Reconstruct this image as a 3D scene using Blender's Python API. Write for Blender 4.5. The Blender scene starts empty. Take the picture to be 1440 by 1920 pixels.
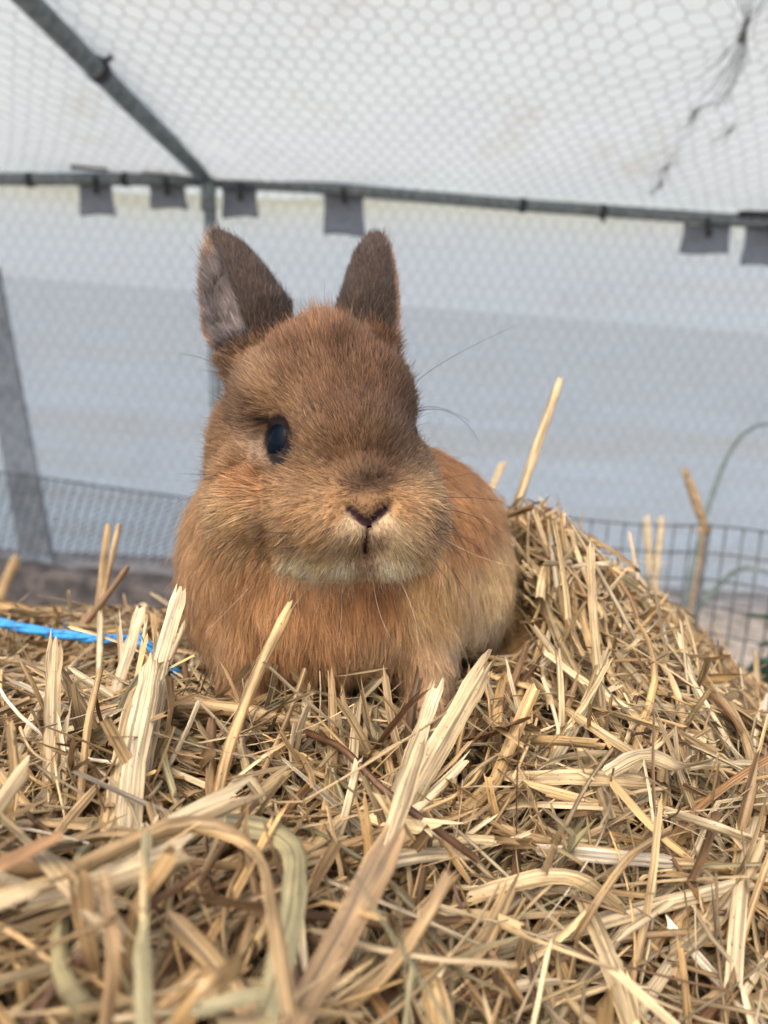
import bpy, math, random
import numpy as np
from mathutils import Matrix, Vector, kdtree

rng = np.random.default_rng(7)
random.seed(7)
scene = bpy.context.scene
COL = scene.collection

# ------------------------------------------------------------------ camera
FPX = 1387.0                        # focal length in photo pixels (1440 x 1920)
CAM = np.array([0.0, 0.0, 0.485])
PITCH, ROLL = math.radians(7.0), math.radians(3.4)
_f = np.array([0, math.cos(PITCH), -math.sin(PITCH)])
_r0 = np.array([1.0, 0, 0]); _u0 = np.array([0, math.sin(PITCH), math.cos(PITCH)])
RIGHT = _r0 * math.cos(ROLL) + _u0 * math.sin(ROLL)
UP = _u0 * math.cos(ROLL) - _r0 * math.sin(ROLL)
FWD = _f
cd = bpy.data.cameras.new('camera')
cam = bpy.data.objects.new('camera', cd); COL.objects.link(cam)
cam.matrix_world = Matrix([[RIGHT[i], UP[i], -FWD[i], CAM[i]] for i in range(3)] + [[0, 0, 0, 1]])
cd.sensor_fit = 'VERTICAL'; cd.sensor_height = 36.0; cd.sensor_width = 27.0
cd.lens = FPX / 1920 * 36.0
cd.clip_start = 0.01; cd.clip_end = 2000
cd.dof.use_dof = True
cd.dof.focus_distance = 0.258
cd.dof.aperture_fstop = (cd.lens / 1000) / 0.0029      # 2.9 mm entrance pupil
scene.camera = cam

# ------------------------------------------------------------------ light
SUN_EL, SUN_AZ = math.radians(50), math.radians(200)      # soft overcast sun from beyond the end wall
world = bpy.data.worlds.new('World'); scene.world = world; world.use_nodes = True
wn = world.node_tree; wn.nodes.clear()
sky = wn.nodes.new('ShaderNodeTexSky'); sky.sky_type = 'NISHITA'; sky.sun_disc = False
sky.sun_elevation = SUN_EL; sky.sun_rotation = SUN_AZ
sky.air_density = 0.6; sky.dust_density = 4.0; sky.ozone_density = 0.2
bg = wn.nodes.new('ShaderNodeBackground'); bg.inputs['Strength'].default_value = 0.15
wo = wn.nodes.new('ShaderNodeOutputWorld')
wn.links.new(sky.outputs[0], bg.inputs[0]); wn.links.new(bg.outputs[0], wo.inputs[0])
sd_ = bpy.data.lights.new('sun', 'SUN'); sd_.energy = 0.5; sd_.angle = math.radians(80); sd_.color = (1.0, 0.97, 0.93)
sun = bpy.data.objects.new('sun', sd_); COL.objects.link(sun)
sv = Vector((math.sin(SUN_AZ) * math.cos(SUN_EL), math.cos(SUN_AZ) * math.cos(SUN_EL), math.sin(SUN_EL)))
sun.rotation_euler = sv.to_track_quat('Z', 'Y').to_euler()
vs = scene.view_settings
vs.view_transform = 'Standard'; vs.look = 'None'; vs.gamma = 1.0; vs.exposure = 1.65
scene.cycles.use_denoising = True
try:
    scene.cycles.denoising_prefilter = 'ACCURATE'
    scene.cycles_curves.shape = 'RIBBONS'
except Exception:
    pass
scene.cycles.max_bounces = 8
scene.cycles.transmission_bounces = 6
scene.cycles.caustics_reflective = False; scene.cycles.caustics_refractive = False

# ------------------------------------------------------------------ helpers
def lin(c):
    c = np.asarray(c, float) / 255.0
    return np.where(c <= 0.04045, c / 12.92, ((c + 0.055) / 1.055) ** 2.4)

def c2w(p):
    """camera-local metres (right, up, depth) -> world"""
    p = np.asarray(p, float)
    return CAM + p[..., 0:1] * RIGHT + p[..., 1:2] * UP + p[..., 2:3] * FWD

def w2c(p):
    q = np.asarray(p, float) - CAM
    return np.stack([q @ RIGHT, q @ UP, q @ FWD], -1)

def P(px, py, d):
    """photo pixel at depth d (m) -> world"""
    px = np.asarray(px, float); py = np.asarray(py, float); d = np.asarray(d, float)
    return c2w(np.stack(np.broadcast_arrays((px - 720) / FPX * d, (960 - py) / FPX * d, d), -1))

def ray(px, py):
    v = (px - 720) / FPX * RIGHT + (960 - py) / FPX * UP + FWD
    return v

def on_y(px, py, Y):
    v = ray(px, py); return CAM + v * (Y - CAM[1]) / v[1]

def smooth(a, b, x):
    t = np.clip((np.asarray(x, float) - a) / (b - a), 0, 1); return t * t * (3 - 2 * t)

def link(o, parent=None):
    COL.objects.link(o)
    if parent is not None: o.parent = parent
    return o

def tag(o, label=None, cat=None, group=None, kind=None):
    if label: o['label'] = label
    if cat: o['category'] = cat
    if group: o['group'] = group
    if kind: o['kind'] = kind
    return o

def empty(name, loc):
    o = bpy.data.objects.new(name, None); o.location = loc; o.empty_display_size = 0.05
    return link(o)

def mesh_from(name, V, F, mat, parent=None, smooth_sh=True, colors=None, vec=None):
    """V (n,3) world coords; F list/array of faces. Vertices are made relative to the parent."""
    V = np.asarray(V, np.float32)
    if parent is not None: V = V - np.array(parent.location, np.float32)
    me = bpy.data.meshes.new(name)
    if isinstance(F, np.ndarray):
        n, k = F.shape
        me.vertices.add(len(V)); me.vertices.foreach_set('co', V.ravel())
        me.loops.add(n * k); me.loops.foreach_set('vertex_index', F.astype(np.int32).ravel())
        me.polygons.add(n)
        me.polygons.foreach_set('loop_start', np.arange(0, n * k, k, dtype=np.int32))
        try: me.polygons.foreach_set('loop_total', np.full(n, k, np.int32))
        except Exception: pass
        me.update(calc_edges=True)
    else:
        me.from_pydata([tuple(v) for v in V.tolist()], [], F); me.update()
    if smooth_sh: me.polygons.foreach_set('use_smooth', np.ones(len(me.polygons), bool))
    if colors is not None:
        a = me.attributes.new('col', 'FLOAT_COLOR', 'POINT')
        a.data.foreach_set('color', np.c_[colors, np.ones(len(colors))].astype(np.float32).ravel())
    if vec is not None:
        a = me.attributes.new('suv', 'FLOAT_VECTOR', 'POINT')
        a.data.foreach_set('vector', np.asarray(vec, np.float32).ravel())
    me.materials.append(mat)
    o = bpy.data.objects.new(name, me)
    return link(o, parent)

class MB:
    def __init__(s): s.V = []; s.F = []; s.n = 0
    def add(s, V, F):
        V = np.asarray(V, float)
        s.V.append(V); s.F += [tuple(int(i) + s.n for i in f) for f in F]; s.n += len(V)
    def tube(s, pts, r, seg=6, cap=True):
        pts = np.asarray(pts, float); n = len(pts)
        r = np.broadcast_to(np.asarray(r, float), (n,))
        t = np.gradient(pts, axis=0); t /= np.linalg.norm(t, axis=1, keepdims=True) + 1e-12
        ref = np.array([0, 0, 1.0]) if abs(t[0, 2]) < 0.9 else np.array([1.0, 0, 0])
        V = []
        u = np.cross(t[0], ref); u /= np.linalg.norm(u)
        for i in range(n):
            u = u - t[i] * (u @ t[i]); u /= np.linalg.norm(u); w = np.cross(t[i], u)
            for k in range(seg):
                a = 2 * math.pi * k / seg
                V.append(pts[i] + r[i] * (math.cos(a) * u + math.sin(a) * w))
        F = [(i * seg + k, i * seg + (k + 1) % seg, (i + 1) * seg + (k + 1) % seg, (i + 1) * seg + k)
             for i in range(n - 1) for k in range(seg)]
        if cap:
            F.append(tuple(range(seg))[::-1]); F.append(tuple((n - 1) * seg + k for k in range(seg)))
        s.add(V, F)
    def box(s, lo, hi):
        x0, y0, z0 = lo; x1, y1, z1 = hi
        s.add([(x0, y0, z0), (x1, y0, z0), (x1, y1, z0), (x0, y1, z0), (x0, y0, z1), (x1, y0, z1), (x1, y1, z1), (x0, y1, z1)],
              [(0, 3, 2, 1), (4, 5, 6, 7), (0, 1, 5, 4), (1, 2, 6, 5), (2, 3, 7, 6), (3, 0, 4, 7)])
    def build(s, name, mat, parent=None, smooth_sh=True):
        return mesh_from(name, np.concatenate(s.V), s.F, mat, parent, smooth_sh)

# ------------------------------------------------------------------ materials
def new_mat(name):
    m = bpy.data.materials.new(name); m.use_nodes = True
    nt = m.node_tree; nt.nodes.clear()
    out = nt.nodes.new('ShaderNodeOutputMaterial')
    return m, nt, out

def principled(nt, **kw):
    b = nt.nodes.new('ShaderNodeBsdfPrincipled')
    for k, v in kw.items(): b.inputs[k].default_value = v
    return b

def noise_mat(name, c0, c1, scale=20, rough=0.7, metallic=0.0, bump=0.0, detail=6, spec=0.4, lo=0.35, hi=0.65):
    m, nt, out = new_mat(name)
    tc = nt.nodes.new('ShaderNodeTexCoord'); nz = nt.nodes.new('ShaderNodeTexNoise')
    nz.inputs['Scale'].default_value = scale; nz.inputs['Detail'].default_value = detail
    cr = nt.nodes.new('ShaderNodeValToRGB')
    cr.color_ramp.elements[0].position = lo; cr.color_ramp.elements[1].position = hi
    cr.color_ramp.elements[0].color = (*lin(c0), 1); cr.color_ramp.elements[1].color = (*lin(c1), 1)
    b = principled(nt, Roughness=rough, Metallic=metallic)
    b.inputs['Specular IOR Level'].default_value = spec
    nt.links.new(tc.outputs['Object'], nz.inputs['Vector']); nt.links.new(nz.outputs[0], cr.inputs[0])
    nt.links.new(cr.outputs[0], b.inputs['Base Color'])
    if bump:
        bp = nt.nodes.new('ShaderNodeBump'); bp.inputs['Strength'].default_value = bump
        bp.inputs['Distance'].default_value = 0.01
        nt.links.new(nz.outputs[0], bp.inputs['Height']); nt.links.new(bp.outputs[0], b.inputs['Normal'])
    nt.links.new(b.outputs[0], out.inputs[0])
    return m

def tarp_mat(name, base, stain, stain_amt, trans):
    """woven white polyethylene: diffuse + translucent, with faint brown stains"""
    m, nt, out = new_mat(name)
    tc = nt.nodes.new('ShaderNodeTexCoord')
    nz = nt.nodes.new('ShaderNodeTexNoise'); nz.inputs['Scale'].default_value = 4.5; nz.inputs['Detail'].default_value = 8
    nz.inputs['Roughness'].default_value = 0.65
    cr = nt.nodes.new('ShaderNodeValToRGB')
    cr.color_ramp.elements[0].position = 0.56; cr.color_ramp.elements[1].position = 0.78
    cr.color_ramp.elements[0].color = (0, 0, 0, 1); cr.color_ramp.elements[1].color = (1, 1, 1, 1)
    ml = nt.nodes.new('ShaderNodeMath'); ml.operation = 'MULTIPLY'; ml.inputs[1].default_value = stain_amt
    mx = nt.nodes.new('ShaderNodeMix'); mx.data_type = 'RGBA'
    mx.inputs[6].default_value = (*lin(base), 1); mx.inputs[7].default_value = (*lin(stain), 1)
    df = nt.nodes.new('ShaderNodeBsdfDiffuse'); tr = nt.nodes.new('ShaderNodeBsdfTranslucent')
    ms = nt.nodes.new('ShaderNodeMixShader'); ms.inputs[0].default_value = trans
    L = nt.links.new
    L(tc.outputs['Object'], nz.inputs['Vector']); L(nz.outputs[0], cr.inputs[0]); L(cr.outputs[0], ml.inputs[0])
    L(ml.outputs[0], mx.inputs[0]); L(mx.outputs[2], df.inputs[0]); L(mx.outputs[2], tr.inputs[0])
    L(df.outputs[0], ms.inputs[1]); L(tr.outputs[0], ms.inputs[2]); L(ms.outputs[0], out.inputs[0])
    return m

def straw_mat(name):
    m, nt, out = new_mat(name)
    L = nt.links.new
    at = nt.nodes.new('ShaderNodeAttribute'); at.attribute_name = 'col'
    sv_ = nt.nodes.new('ShaderNodeAttribute'); sv_.attribute_name = 'suv'
    def nz(sx, sy, detail, rough=0.6):
        mp = nt.nodes.new('ShaderNodeMapping'); mp.inputs['Scale'].default_value = (sx, sy, 1)
        n = nt.nodes.new('ShaderNodeTexNoise'); n.inputs['Scale'].default_value = 1.0
        n.inputs['Detail'].default_value = detail; n.inputs['Roughness'].default_value = rough
        L(sv_.outputs['Vector'], mp.inputs['Vector']); L(mp.outputs[0], n.inputs['Vector'])
        return n
    fib = nz(1.25, 0.03, 3)            # long fibres
    blo = nz(0.10, 0.045, 3)           # weather blotches
    spk = nz(1.3, 0.5, 2)              # dark specks
    def ramp(n, p0, v0, p1, v1):
        r = nt.nodes.new('ShaderNodeMapRange'); r.inputs[1].default_value = p0; r.inputs[2].default_value = p1
        r.inputs[3].default_value = v0; r.inputs[4].default_value = v1; L(n.outputs[0], r.inputs[0]); return r
    a = ramp(fib, 0.38, 0.42, 0.60, 1.18); b_ = ramp(blo, 0.32, 0.62, 0.60, 1.06); c = ramp(spk, 0.26, 0.35, 0.36, 1.0)
    m1 = nt.nodes.new('ShaderNodeMath'); m1.operation = 'MULTIPLY'; L(a.outputs[0], m1.inputs[0]); L(b_.outputs[0], m1.inputs[1])
    m2 = nt.nodes.new('ShaderNodeMath'); m2.operation = 'MULTIPLY'; L(m1.outputs[0], m2.inputs[0]); L(c.outputs[0], m2.inputs[1])
    vm = nt.nodes.new('ShaderNodeVectorMath'); vm.operation = 'SCALE'
    L(at.outputs['Color'], vm.inputs[0]); L(m2.outputs[0], vm.inputs['Scale'])
    p = principled(nt, Roughness=0.5); p.inputs['Specular IOR Level'].default_value = 0.35
    tr = nt.nodes.new('ShaderNodeBsdfTranslucent')
    L(vm.outputs[0], p.inputs['Base Color']); L(vm.outputs[0], tr.inputs[0])
    bp = nt.nodes.new('ShaderNodeBump'); bp.inputs['Strength'].default_value = 0.5; bp.inputs['Distance'].default_value = 0.0006
    L(fib.outputs[0], bp.inputs['Height']); L(bp.outputs[0], p.inputs['Normal'])
    ms = nt.nodes.new('ShaderNodeMixShader'); ms.inputs[0].default_value = 0.18
    L(p.outputs[0], ms.inputs[1]); L(tr.outputs[0], ms.inputs[2]); L(ms.outputs[0], out.inputs[0])
    return m

def fur_mat(name):
    m, nt, out = new_mat(name)
    L = nt.links.new
    at = nt.nodes.new('ShaderNodeAttribute'); at.attribute_name = 'col'
    hi = nt.nodes.new('ShaderNodeHairInfo')
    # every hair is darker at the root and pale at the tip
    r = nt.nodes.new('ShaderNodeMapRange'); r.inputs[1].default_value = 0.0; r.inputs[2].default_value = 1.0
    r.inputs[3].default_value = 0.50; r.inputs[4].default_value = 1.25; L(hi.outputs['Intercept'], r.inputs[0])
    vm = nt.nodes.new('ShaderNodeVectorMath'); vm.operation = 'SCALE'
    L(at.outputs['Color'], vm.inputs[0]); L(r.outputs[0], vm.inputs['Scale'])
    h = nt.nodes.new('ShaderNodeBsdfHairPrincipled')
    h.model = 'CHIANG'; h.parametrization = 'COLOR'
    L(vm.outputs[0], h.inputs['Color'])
    h.inputs['Roughness'].default_value = 0.42; h.inputs['Radial Roughness'].default_value = 0.5
    nr = nt.nodes.new('ShaderNodeAttribute'); nr.attribute_name = 'nrm'
    df = nt.nodes.new('ShaderNodeBsdfDiffuse')
    L(vm.outputs[0], df.inputs['Color']); L(nr.outputs['Vector'], df.inputs['Normal'])
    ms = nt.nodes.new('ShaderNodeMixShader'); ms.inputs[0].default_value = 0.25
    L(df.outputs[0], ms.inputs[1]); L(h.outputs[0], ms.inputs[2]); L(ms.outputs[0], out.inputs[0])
    return m

def attr_mat(name, rough=0.8):
    m, nt, out = new_mat(name)
    at = nt.nodes.new('ShaderNodeAttribute'); at.attribute_name = 'col'
    p = principled(nt, Roughness=rough); p.inputs['Specular IOR Level'].default_value = 0.15
    nt.links.new(at.outputs['Color'], p.inputs['Base Color']); nt.links.new(p.outputs[0], out.inputs[0])
    return m

M_roof = tarp_mat('white_roof_tarp', (232, 241, 239), (200, 194, 172), 0.5, 0.25)
M_wall = tarp_mat('white_wall_tarp', (251, 252, 237), (212, 210, 196), 0.5, 0.95)
M_galv = noise_mat('galvanised_tube', (92, 103, 107), (124, 135, 139), 60, 0.5, 0.25)
M_wire = noise_mat('galvanised_wire', (152, 158, 158), (186, 190, 190), 90, 0.5, 0.3)
M_mesh = noise_mat('dull_mesh_wire', (136, 141, 144), (166, 170, 172), 90, 0.6, 0.2)
M_dwire = noise_mat('weathered_wire', (54, 58, 60), (86, 90, 90), 60, 0.6, 0.3)
M_black = noise_mat('black_plastic', (34, 36, 40), (54, 56, 60), 80, 0.55)
M_flap = noise_mat('grey_webbing', (104, 112, 124), (128, 136, 147), 120, 0.85)
M_board = noise_mat('grey_weathered_board', (96, 104, 112), (130, 138, 144), 30, 0.85)
M_ground = noise_mat('bare_soil', (116, 106, 96), (172, 162, 150), 22, 0.95, bump=0.5)
M_sleeper = noise_mat('dark_timber', (36, 34, 34), (78, 72, 68), 26, 0.8, bump=0.4)
M_twine = noise_mat('blue_twine', (30, 100, 150), (58, 140, 190), 200, 0.5)
M_straw = straw_mat('straw')
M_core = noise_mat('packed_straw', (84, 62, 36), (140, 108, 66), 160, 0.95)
M_fur = fur_mat('rabbit_fur')
M_skin = attr_mat('rabbit_skin')
M_leaf = noise_mat('dark_green_leaf', (18, 38, 28), (44, 70, 50), 40, 0.5)
M_leaf2 = noise_mat('grass_green', (74, 86, 82), (104, 114, 108), 40, 0.5)
M_seed = noise_mat('dry_seed_head', (104, 84, 58), (150, 126, 92), 120, 0.8)
M_whisk = noise_mat('dark_whisker', (30, 22, 18), (56, 42, 34), 200, 0.4)
M_whisk2 = noise_mat('pale_whisker', (200, 176, 150), (225, 205, 180), 200, 0.4)
M_eye, _nt, _out = new_mat('dark_eye')
_b = principled(_nt, Roughness=0.03); _b.inputs['Base Color'].default_value = (0.002, 0.004, 0.007, 1)
_b.inputs['IOR'].default_value = 1.12
_nt.links.new(_b.outputs[0], _out.inputs[0])

# ================================================================== SETTING
YW = 2.10                                     # the run's end wall
g = MB(); g.add([(-600, -600, 0), (600, -600, 0), (600, 600, 0), (-600, 600, 0)], [(0, 1, 2, 3)])
tag(g.build('ground', M_ground), kind='structure')

def vnoise(x, y, seed=0, oct=4):
    """cheap smooth noise from sines"""
    r = np.random.default_rng(seed); out = 0; amp = 1; fr = 1.0
    for o in range(oct):
        for k in range(3):
            a = r.uniform(0, 6.28); ph = r.uniform(0, 6.28); f = fr * r.uniform(0.7, 1.3)
            out = out + amp / 3 * np.sin((x * math.cos(a) + y * math.sin(a)) * f + ph + amp * np.sin(y * f * .7 + ph * 2))
        amp *= 0.55; fr *= 2.1
    return out

J = on_y(392, 335, YW)                        # joint of post, eave and rafter
EAVE_Z = float(on_y(720, 372, YW)[2])
ROOF_SLOPE = math.tan(math.radians(9))
def roof_z(y): return EAVE_Z + (YW - y) * ROOF_SLOPE

def sheet(name, fn, nu, nv, mat, u0, u1, v0, v1, thick=0.0006):
    U, Vv = np.meshgrid(np.linspace(u0, u1, nu), np.linspace(v0, v1, nv), indexing='ij')
    pts = fn(U.ravel(), Vv.ravel())
    idx = np.arange(nu * nv).reshape(nu, nv)
    F = np.stack([idx[:-1, :-1], idx[1:, :-1], idx[1:, 1:], idx[:-1, 1:]], -1).reshape(-1, 4)
    return mesh_from(name, pts, F, mat)

# roof cover: sags a little between rafters
def f_roof(u, v):
    z = roof_z(v) + 0.035 + 0.010 * vnoise(u * 5, v * 5, 3) + 0.02 * np.sin(u * 2.2)
    return np.stack([u, v, z], -1)
o = sheet('roof_tarpaulin', f_roof, 90, 60, M_roof, -2.4, 2.4, 1.0, YW + 0.16)
tag(o, 'stained white translucent tarpaulin sloping over the roof netting', 'tarp')

# wall cover with horizontal wrinkles
def f_wall(u, v):
    w = 0.010 * vnoise(u * 3, v * 18, 5) + 0.016 * vnoise(u * 5, v * 4, 6)
    low = smooth(0.75, 0.35, v)
    return np.stack([u, YW + 0.075 + w * (0.35 + 0.9 * low), v], -1)
o = sheet('wall_tarpaulin', f_wall, 160, 150, M_wall, -2.3, 2.3, 0.045, EAVE_Z + 0.06)
tag(o, 'creased white tarpaulin hanging down the end wall behind the netting', 'tarp')

# ---- hexagonal netting
def hex_edges(u0, u1, v0, v1, pitch):
    """edges of a chicken-wire lattice; twisted sides run along v"""
    rowh = pitch * 0.88; tw = pitch * 0.46; sl = rowh - tw
    E = []
    nr = int((v1 - v0) / rowh) + 1; nc = int((u1 - u0) / pitch) + 1
    for j in range(nr):
        off = 0.5 * pitch * (j % 2); vb = v0 + j * rowh
        for i in range(nc):
            x = u0 + i * pitch + off
            E.append(((x, vb), (x, vb + tw), 1))
            E.append(((x, vb + tw), (x + pitch / 2, vb + rowh), 0))
            E.append(((x, vb + tw), (x - pitch / 2, vb + rowh), 0))
    return E

def netting(name, E, fn, r, mat, jit=0.002):
    """four-sided wire prisms between jittered nodes (joined: far too fine to pick apart)"""
    A = np.array([e[0] for e in E]); B = np.array([e[1] for e in E]); tw = np.array([e[2] for e in E])
    def j(p):
        k = np.round(p * 4000).astype(np.int64)
        hx = np.sin(k[:, 0] * 12.9898 + k[:, 1] * 78.233) * 43758.5453
        hy = np.sin(k[:, 0] * 39.346 + k[:, 1] * 11.135) * 24634.6345
        return p + jit * np.stack([hx % 1 - 0.5, hy % 1 - 0.5], -1) * 2
    a = fn(*j(A).T); b = fn(*j(B).T)
    t = b - a; L_ = np.linalg.norm(t, axis=1, keepdims=True); t /= L_ + 1e-9
    ref = np.tile([0.13, 0.97, 0.21], (len(t), 1))
    u = np.cross(t, ref); u /= np.linalg.norm(u, axis=1, keepdims=True); w = np.cross(t, u)
    rr = (r * (1 + 0.7 * tw))[:, None]
    V = np.stack([a + rr * u, a + rr * w, a - rr * u, a - rr * w, b + rr * u, b + rr * w, b - rr * u, b - rr * w], 1)
    base = np.arange(len(a))[:, None, None] * 8
    q = np.array([[0, 1, 5, 4], [1, 2, 6, 5], [2, 3, 7, 6], [3, 0, 4, 7]])[None]
    return mesh_from(name, V.reshape(-1, 3), (base + q).reshape(-1, 4), mat)

HP = 0.037
o = netting('wall_netting', hex_edges(-1.5, 1.5, 0.06, EAVE_Z, HP),
            lambda u, v: np.stack([u, YW + 0.004 + 0.006 * vnoise(u * 4, v * 4, 8), v], -1), 0.00062, M_wire, 0.003)
tag(o, 'galvanised hexagonal wire netting stretched upright below the eave pole', 'wire netting')

# the roof netting is pulled together at the twisted ties on the right
KN = [on_y(1402, 45, 1.5), on_y(1305, 205, 1.6), on_y(1368, 243, 1.65), on_y(1250, 310, 1.75), on_y(1238, 345, 1.85)]
def roof_hit(px, py, dz=0.0):
    v = ray(px, py)   # plane z = EAVE_Z + (YW-y)*S + dz
    t = (EAVE_Z + dz + (YW - CAM[1]) * ROOF_SLOPE - CAM[2]) / (v[2] + v[1] * ROOF_SLOPE)
    return CAM + v * t
TIES = [roof_hit(1402, 42), roof_hit(1305, 207), roof_hit(1368, 243), roof_hit(1250, 311), roof_hit(1238, 345)]
def f_rnet(u, v):
    u = u.copy(); v = v.copy()
    for k, (T, rad, st) in enumerate(zip(TIES, (0.11, 0.05, 0.05, 0.06, 0.06), (0.75, 0.5, 0.5, 0.4, 0.5))):
        du, dv = u - T[0], v - T[1]
        rr = np.sqrt((du / 0.8) ** 2 + (dv / 1.5) ** 2)
        s = st * np.exp(-(rr / rad) ** 2)
        u = u - du * s; v = v - dv * s * 0.6
    u = u + 0.010 * vnoise(u * 6, v * 6, 13, 2); v = v + 0.010 * vnoise(u * 6, v * 5, 14, 2)
    z = roof_z(v) + 0.004 + 0.006 * vnoise(u * 4, v * 4, 12) - 0.02 * np.exp(-((u - TIES[0][0]) / .15) ** 2 - ((v - TIES[0][1]) / .25) ** 2)
    return np.stack([u, v, z], -1)
o = netting('roof_netting', hex_edges(-1.6, 1.6, 0.98, YW, HP), f_rnet, 0.00066, M_wire, 0.0035)
tag(o, 'galvanised hexagonal wire netting stretched under the roof cover, bunched by twisted ties', 'wire netting')

# bunched wire tie hanging from the roof
def tie(T, size, n, label, seed):
    r = np.random.default_rng(seed)
    root = empty('wire_tie', T)
    b = MB()
    for k in range(n):
        a = r.uniform(0, 6.28); q = T + np.array([0, 0, 0.001])
        p0 = T + size * np.array([r.normal(0, .35), r.uniform(-1.1, -.5), -.05 * r.random()])
        p1 = T + size * np.array([r.normal(0, .5), r.uniform(.7, 2.2), 0.0])
        t = np.linspace(0, 1, 9)[:, None]
        mid = T + size * 0.05 * r.normal(size=3)
        pts = (1 - t) ** 2 * p0 + 2 * t * (1 - t) * mid * 1 + t * t * p1
        pts[:, 2] = roof_z(pts[:, 1]) - 0.002 + 0.004 * r.normal()
        b.tube(pts, 0.0008, 4)
    b.build('wire_bundle', M_wire, root)
    b = MB(); t = np.linspace(0, 1, 30)
    cx = T[0] + 0.006 * np.cos(t * 30) * size / .05; cy = T[1] + (t - .5) * 0.3 * size
    b.tube(np.stack([cx, cy, roof_z(cy) - 0.004 + 0.004 * np.sin(t * 30)], -1), 0.0016, 5)
    b.build('wrapped_wire', M_mesh, root)
    return tag(root, label, 'wire tie', 'twisted ties in the roof netting')
root = empty('wire_tie', tuple(TIES[0])); r_ = np.random.default_rng(5)
b = MB()
knot = (1400, 48)
STR = [(1375, -12), (1390, -14), (1405, -16), (1420, -10), (1436, -6), (1446, 2)] + \
      [(1302, 150), (1318, 178), (1330, 196), (1342, 205), (1356, 196), (1368, 188), (1378, 160), (1392, 140), (1404, 120), (1338, 120), (1350, 150)]
for (x, y) in STR:
    m_ = (knot[0] + (x - knot[0]) * .3 + r_.normal(0, 3), knot[1] + (y - knot[1]) * .55 + r_.normal(0, 4))
    q_ = polyline_px = [knot, m_, (x, y)]
    t_ = np.linspace(0, 1, 10)[:, None]; k_ = np.array(q_, float)
    c_ = (1 - t_) ** 2 * k_[0] + 2 * t_ * (1 - t_) * k_[1] + t_ ** 2 * k_[2] + r_.normal(0, 1.2, (10, 2)) * t_
    b.tube([roof_hit(u_, v_, -0.006 - .002 * r_.random()) for u_, v_ in c_], 0.0009, 4)
b.build('wire_bundle', M_dwire, root)
b = MB(); t_ = np.linspace(0, 1, 26)
b.tube([roof_hit(1401 - 14 * u_ + 7 * math.sin(u_ * 34), 36 + 46 * u_, -0.007 + .003 * math.cos(u_ * 34)) for u_ in t_], 0.0015, 5)
b.build('wrapped_wire', M_dwire, root)
b = MB()
for dx in (0, 5, -4):
    c_ = np.array([(1372, 165), (1352, 192), (1325, 203), (1305, 208), (1292, 240), (1270, 280), (1250, 311), (1240, 345)], float) + np.array([dx, 0])
    b.tube([roof_hit(u_ + r_.normal(0, 2), v_ + r_.normal(0, 2), -0.005) for u_, v_ in c_], 0.00055, 4)
b.build('trailing_wire', M_mesh, root)
tag(root, 'large dark bunch of twisted wire gathering the roof netting', 'wire tie', 'twisted ties in the roof netting')
for k, lab in ((1, 'dense dark wire knot in the roof netting, next below the large wire bunch'),
               (2, 'faint stained wire knot in the roof netting, beside the dense dark knot'),
               (3, 'faint wire knot in the roof netting, second closest to the eave pole'),
               (4, 'dark wire knot in the roof netting, closest of all to the eave pole')):
    tie(TIES[k], 0.030, 6, lab, 1 + k)

# ---- frame tubes
def pole(name, pts, r, label, cat, mat=M_galv, seg=12):
    b = MB(); b.tube(pts, r, seg); o = b.build(name, mat); return tag(o, label, cat)
R_ = 0.0175
eL = [on_y(x, y, YW - 0.02) for x, y in ((-260, 336), (0, 336), (200, 336), (385, 338))]
eR = [on_y(x, y, YW - 0.02) for x, y in ((400, 340), (600, 352), (980, 385), (1440, 417), (1700, 437))]
pole('eave_pole', eL, 0.0165, 'galvanised horizontal eave pole between the corner joint and the leaning board side', 'pole')
pole('eave_pole', eR, 0.0165, 'galvanised horizontal eave pole running from the corner joint past the larger flaps', 'pole')
post = [on_y(392, 330, YW - 0.03), on_y(397, 500, YW - 0.03), on_y(406, 760, YW - 0.03), on_y(416, 1085, YW - 0.03)]
post[-1][2] = 0.0
pole('frame_post', post, 0.017, 'upright galvanised post standing behind the rabbit at the roof joint', 'post')
ra, rb = J + np.array([0, -0.03, -0.005]), roof_hit(50, -2, -0.02)
pole('roof_rafter', [rb + (rb - ra) * 0.5, rb, (ra + rb) / 2 + np.array([0, 0, -.004]), ra], 0.021,
     'dark galvanised rafter tube climbing from the post joint across the roof', 'pole', M_galv)
# joint sleeve
rt = empty('joint_sleeve', tuple(J))
d_ = (rb - ra) / np.linalg.norm(rb - ra)
b = MB(); b.tube([ra, ra + d_ * 0.10], 0.0225); b.tube([post[0] + [0, -.002, .01], post[0] - [0, .002, .09]], 0.021)
b.build('sleeve_body', M_galv, rt)
b = MB(); b.tube([ra + d_ * .06 + [-.028, 0, 0], ra + d_ * .06 + [.028, 0, 0]], 0.004); b.build('bolt', M_dwire, rt)
tag(rt, 'bolted joint sleeve where post, rafter and eave poles meet', 'pipe joint')

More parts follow.
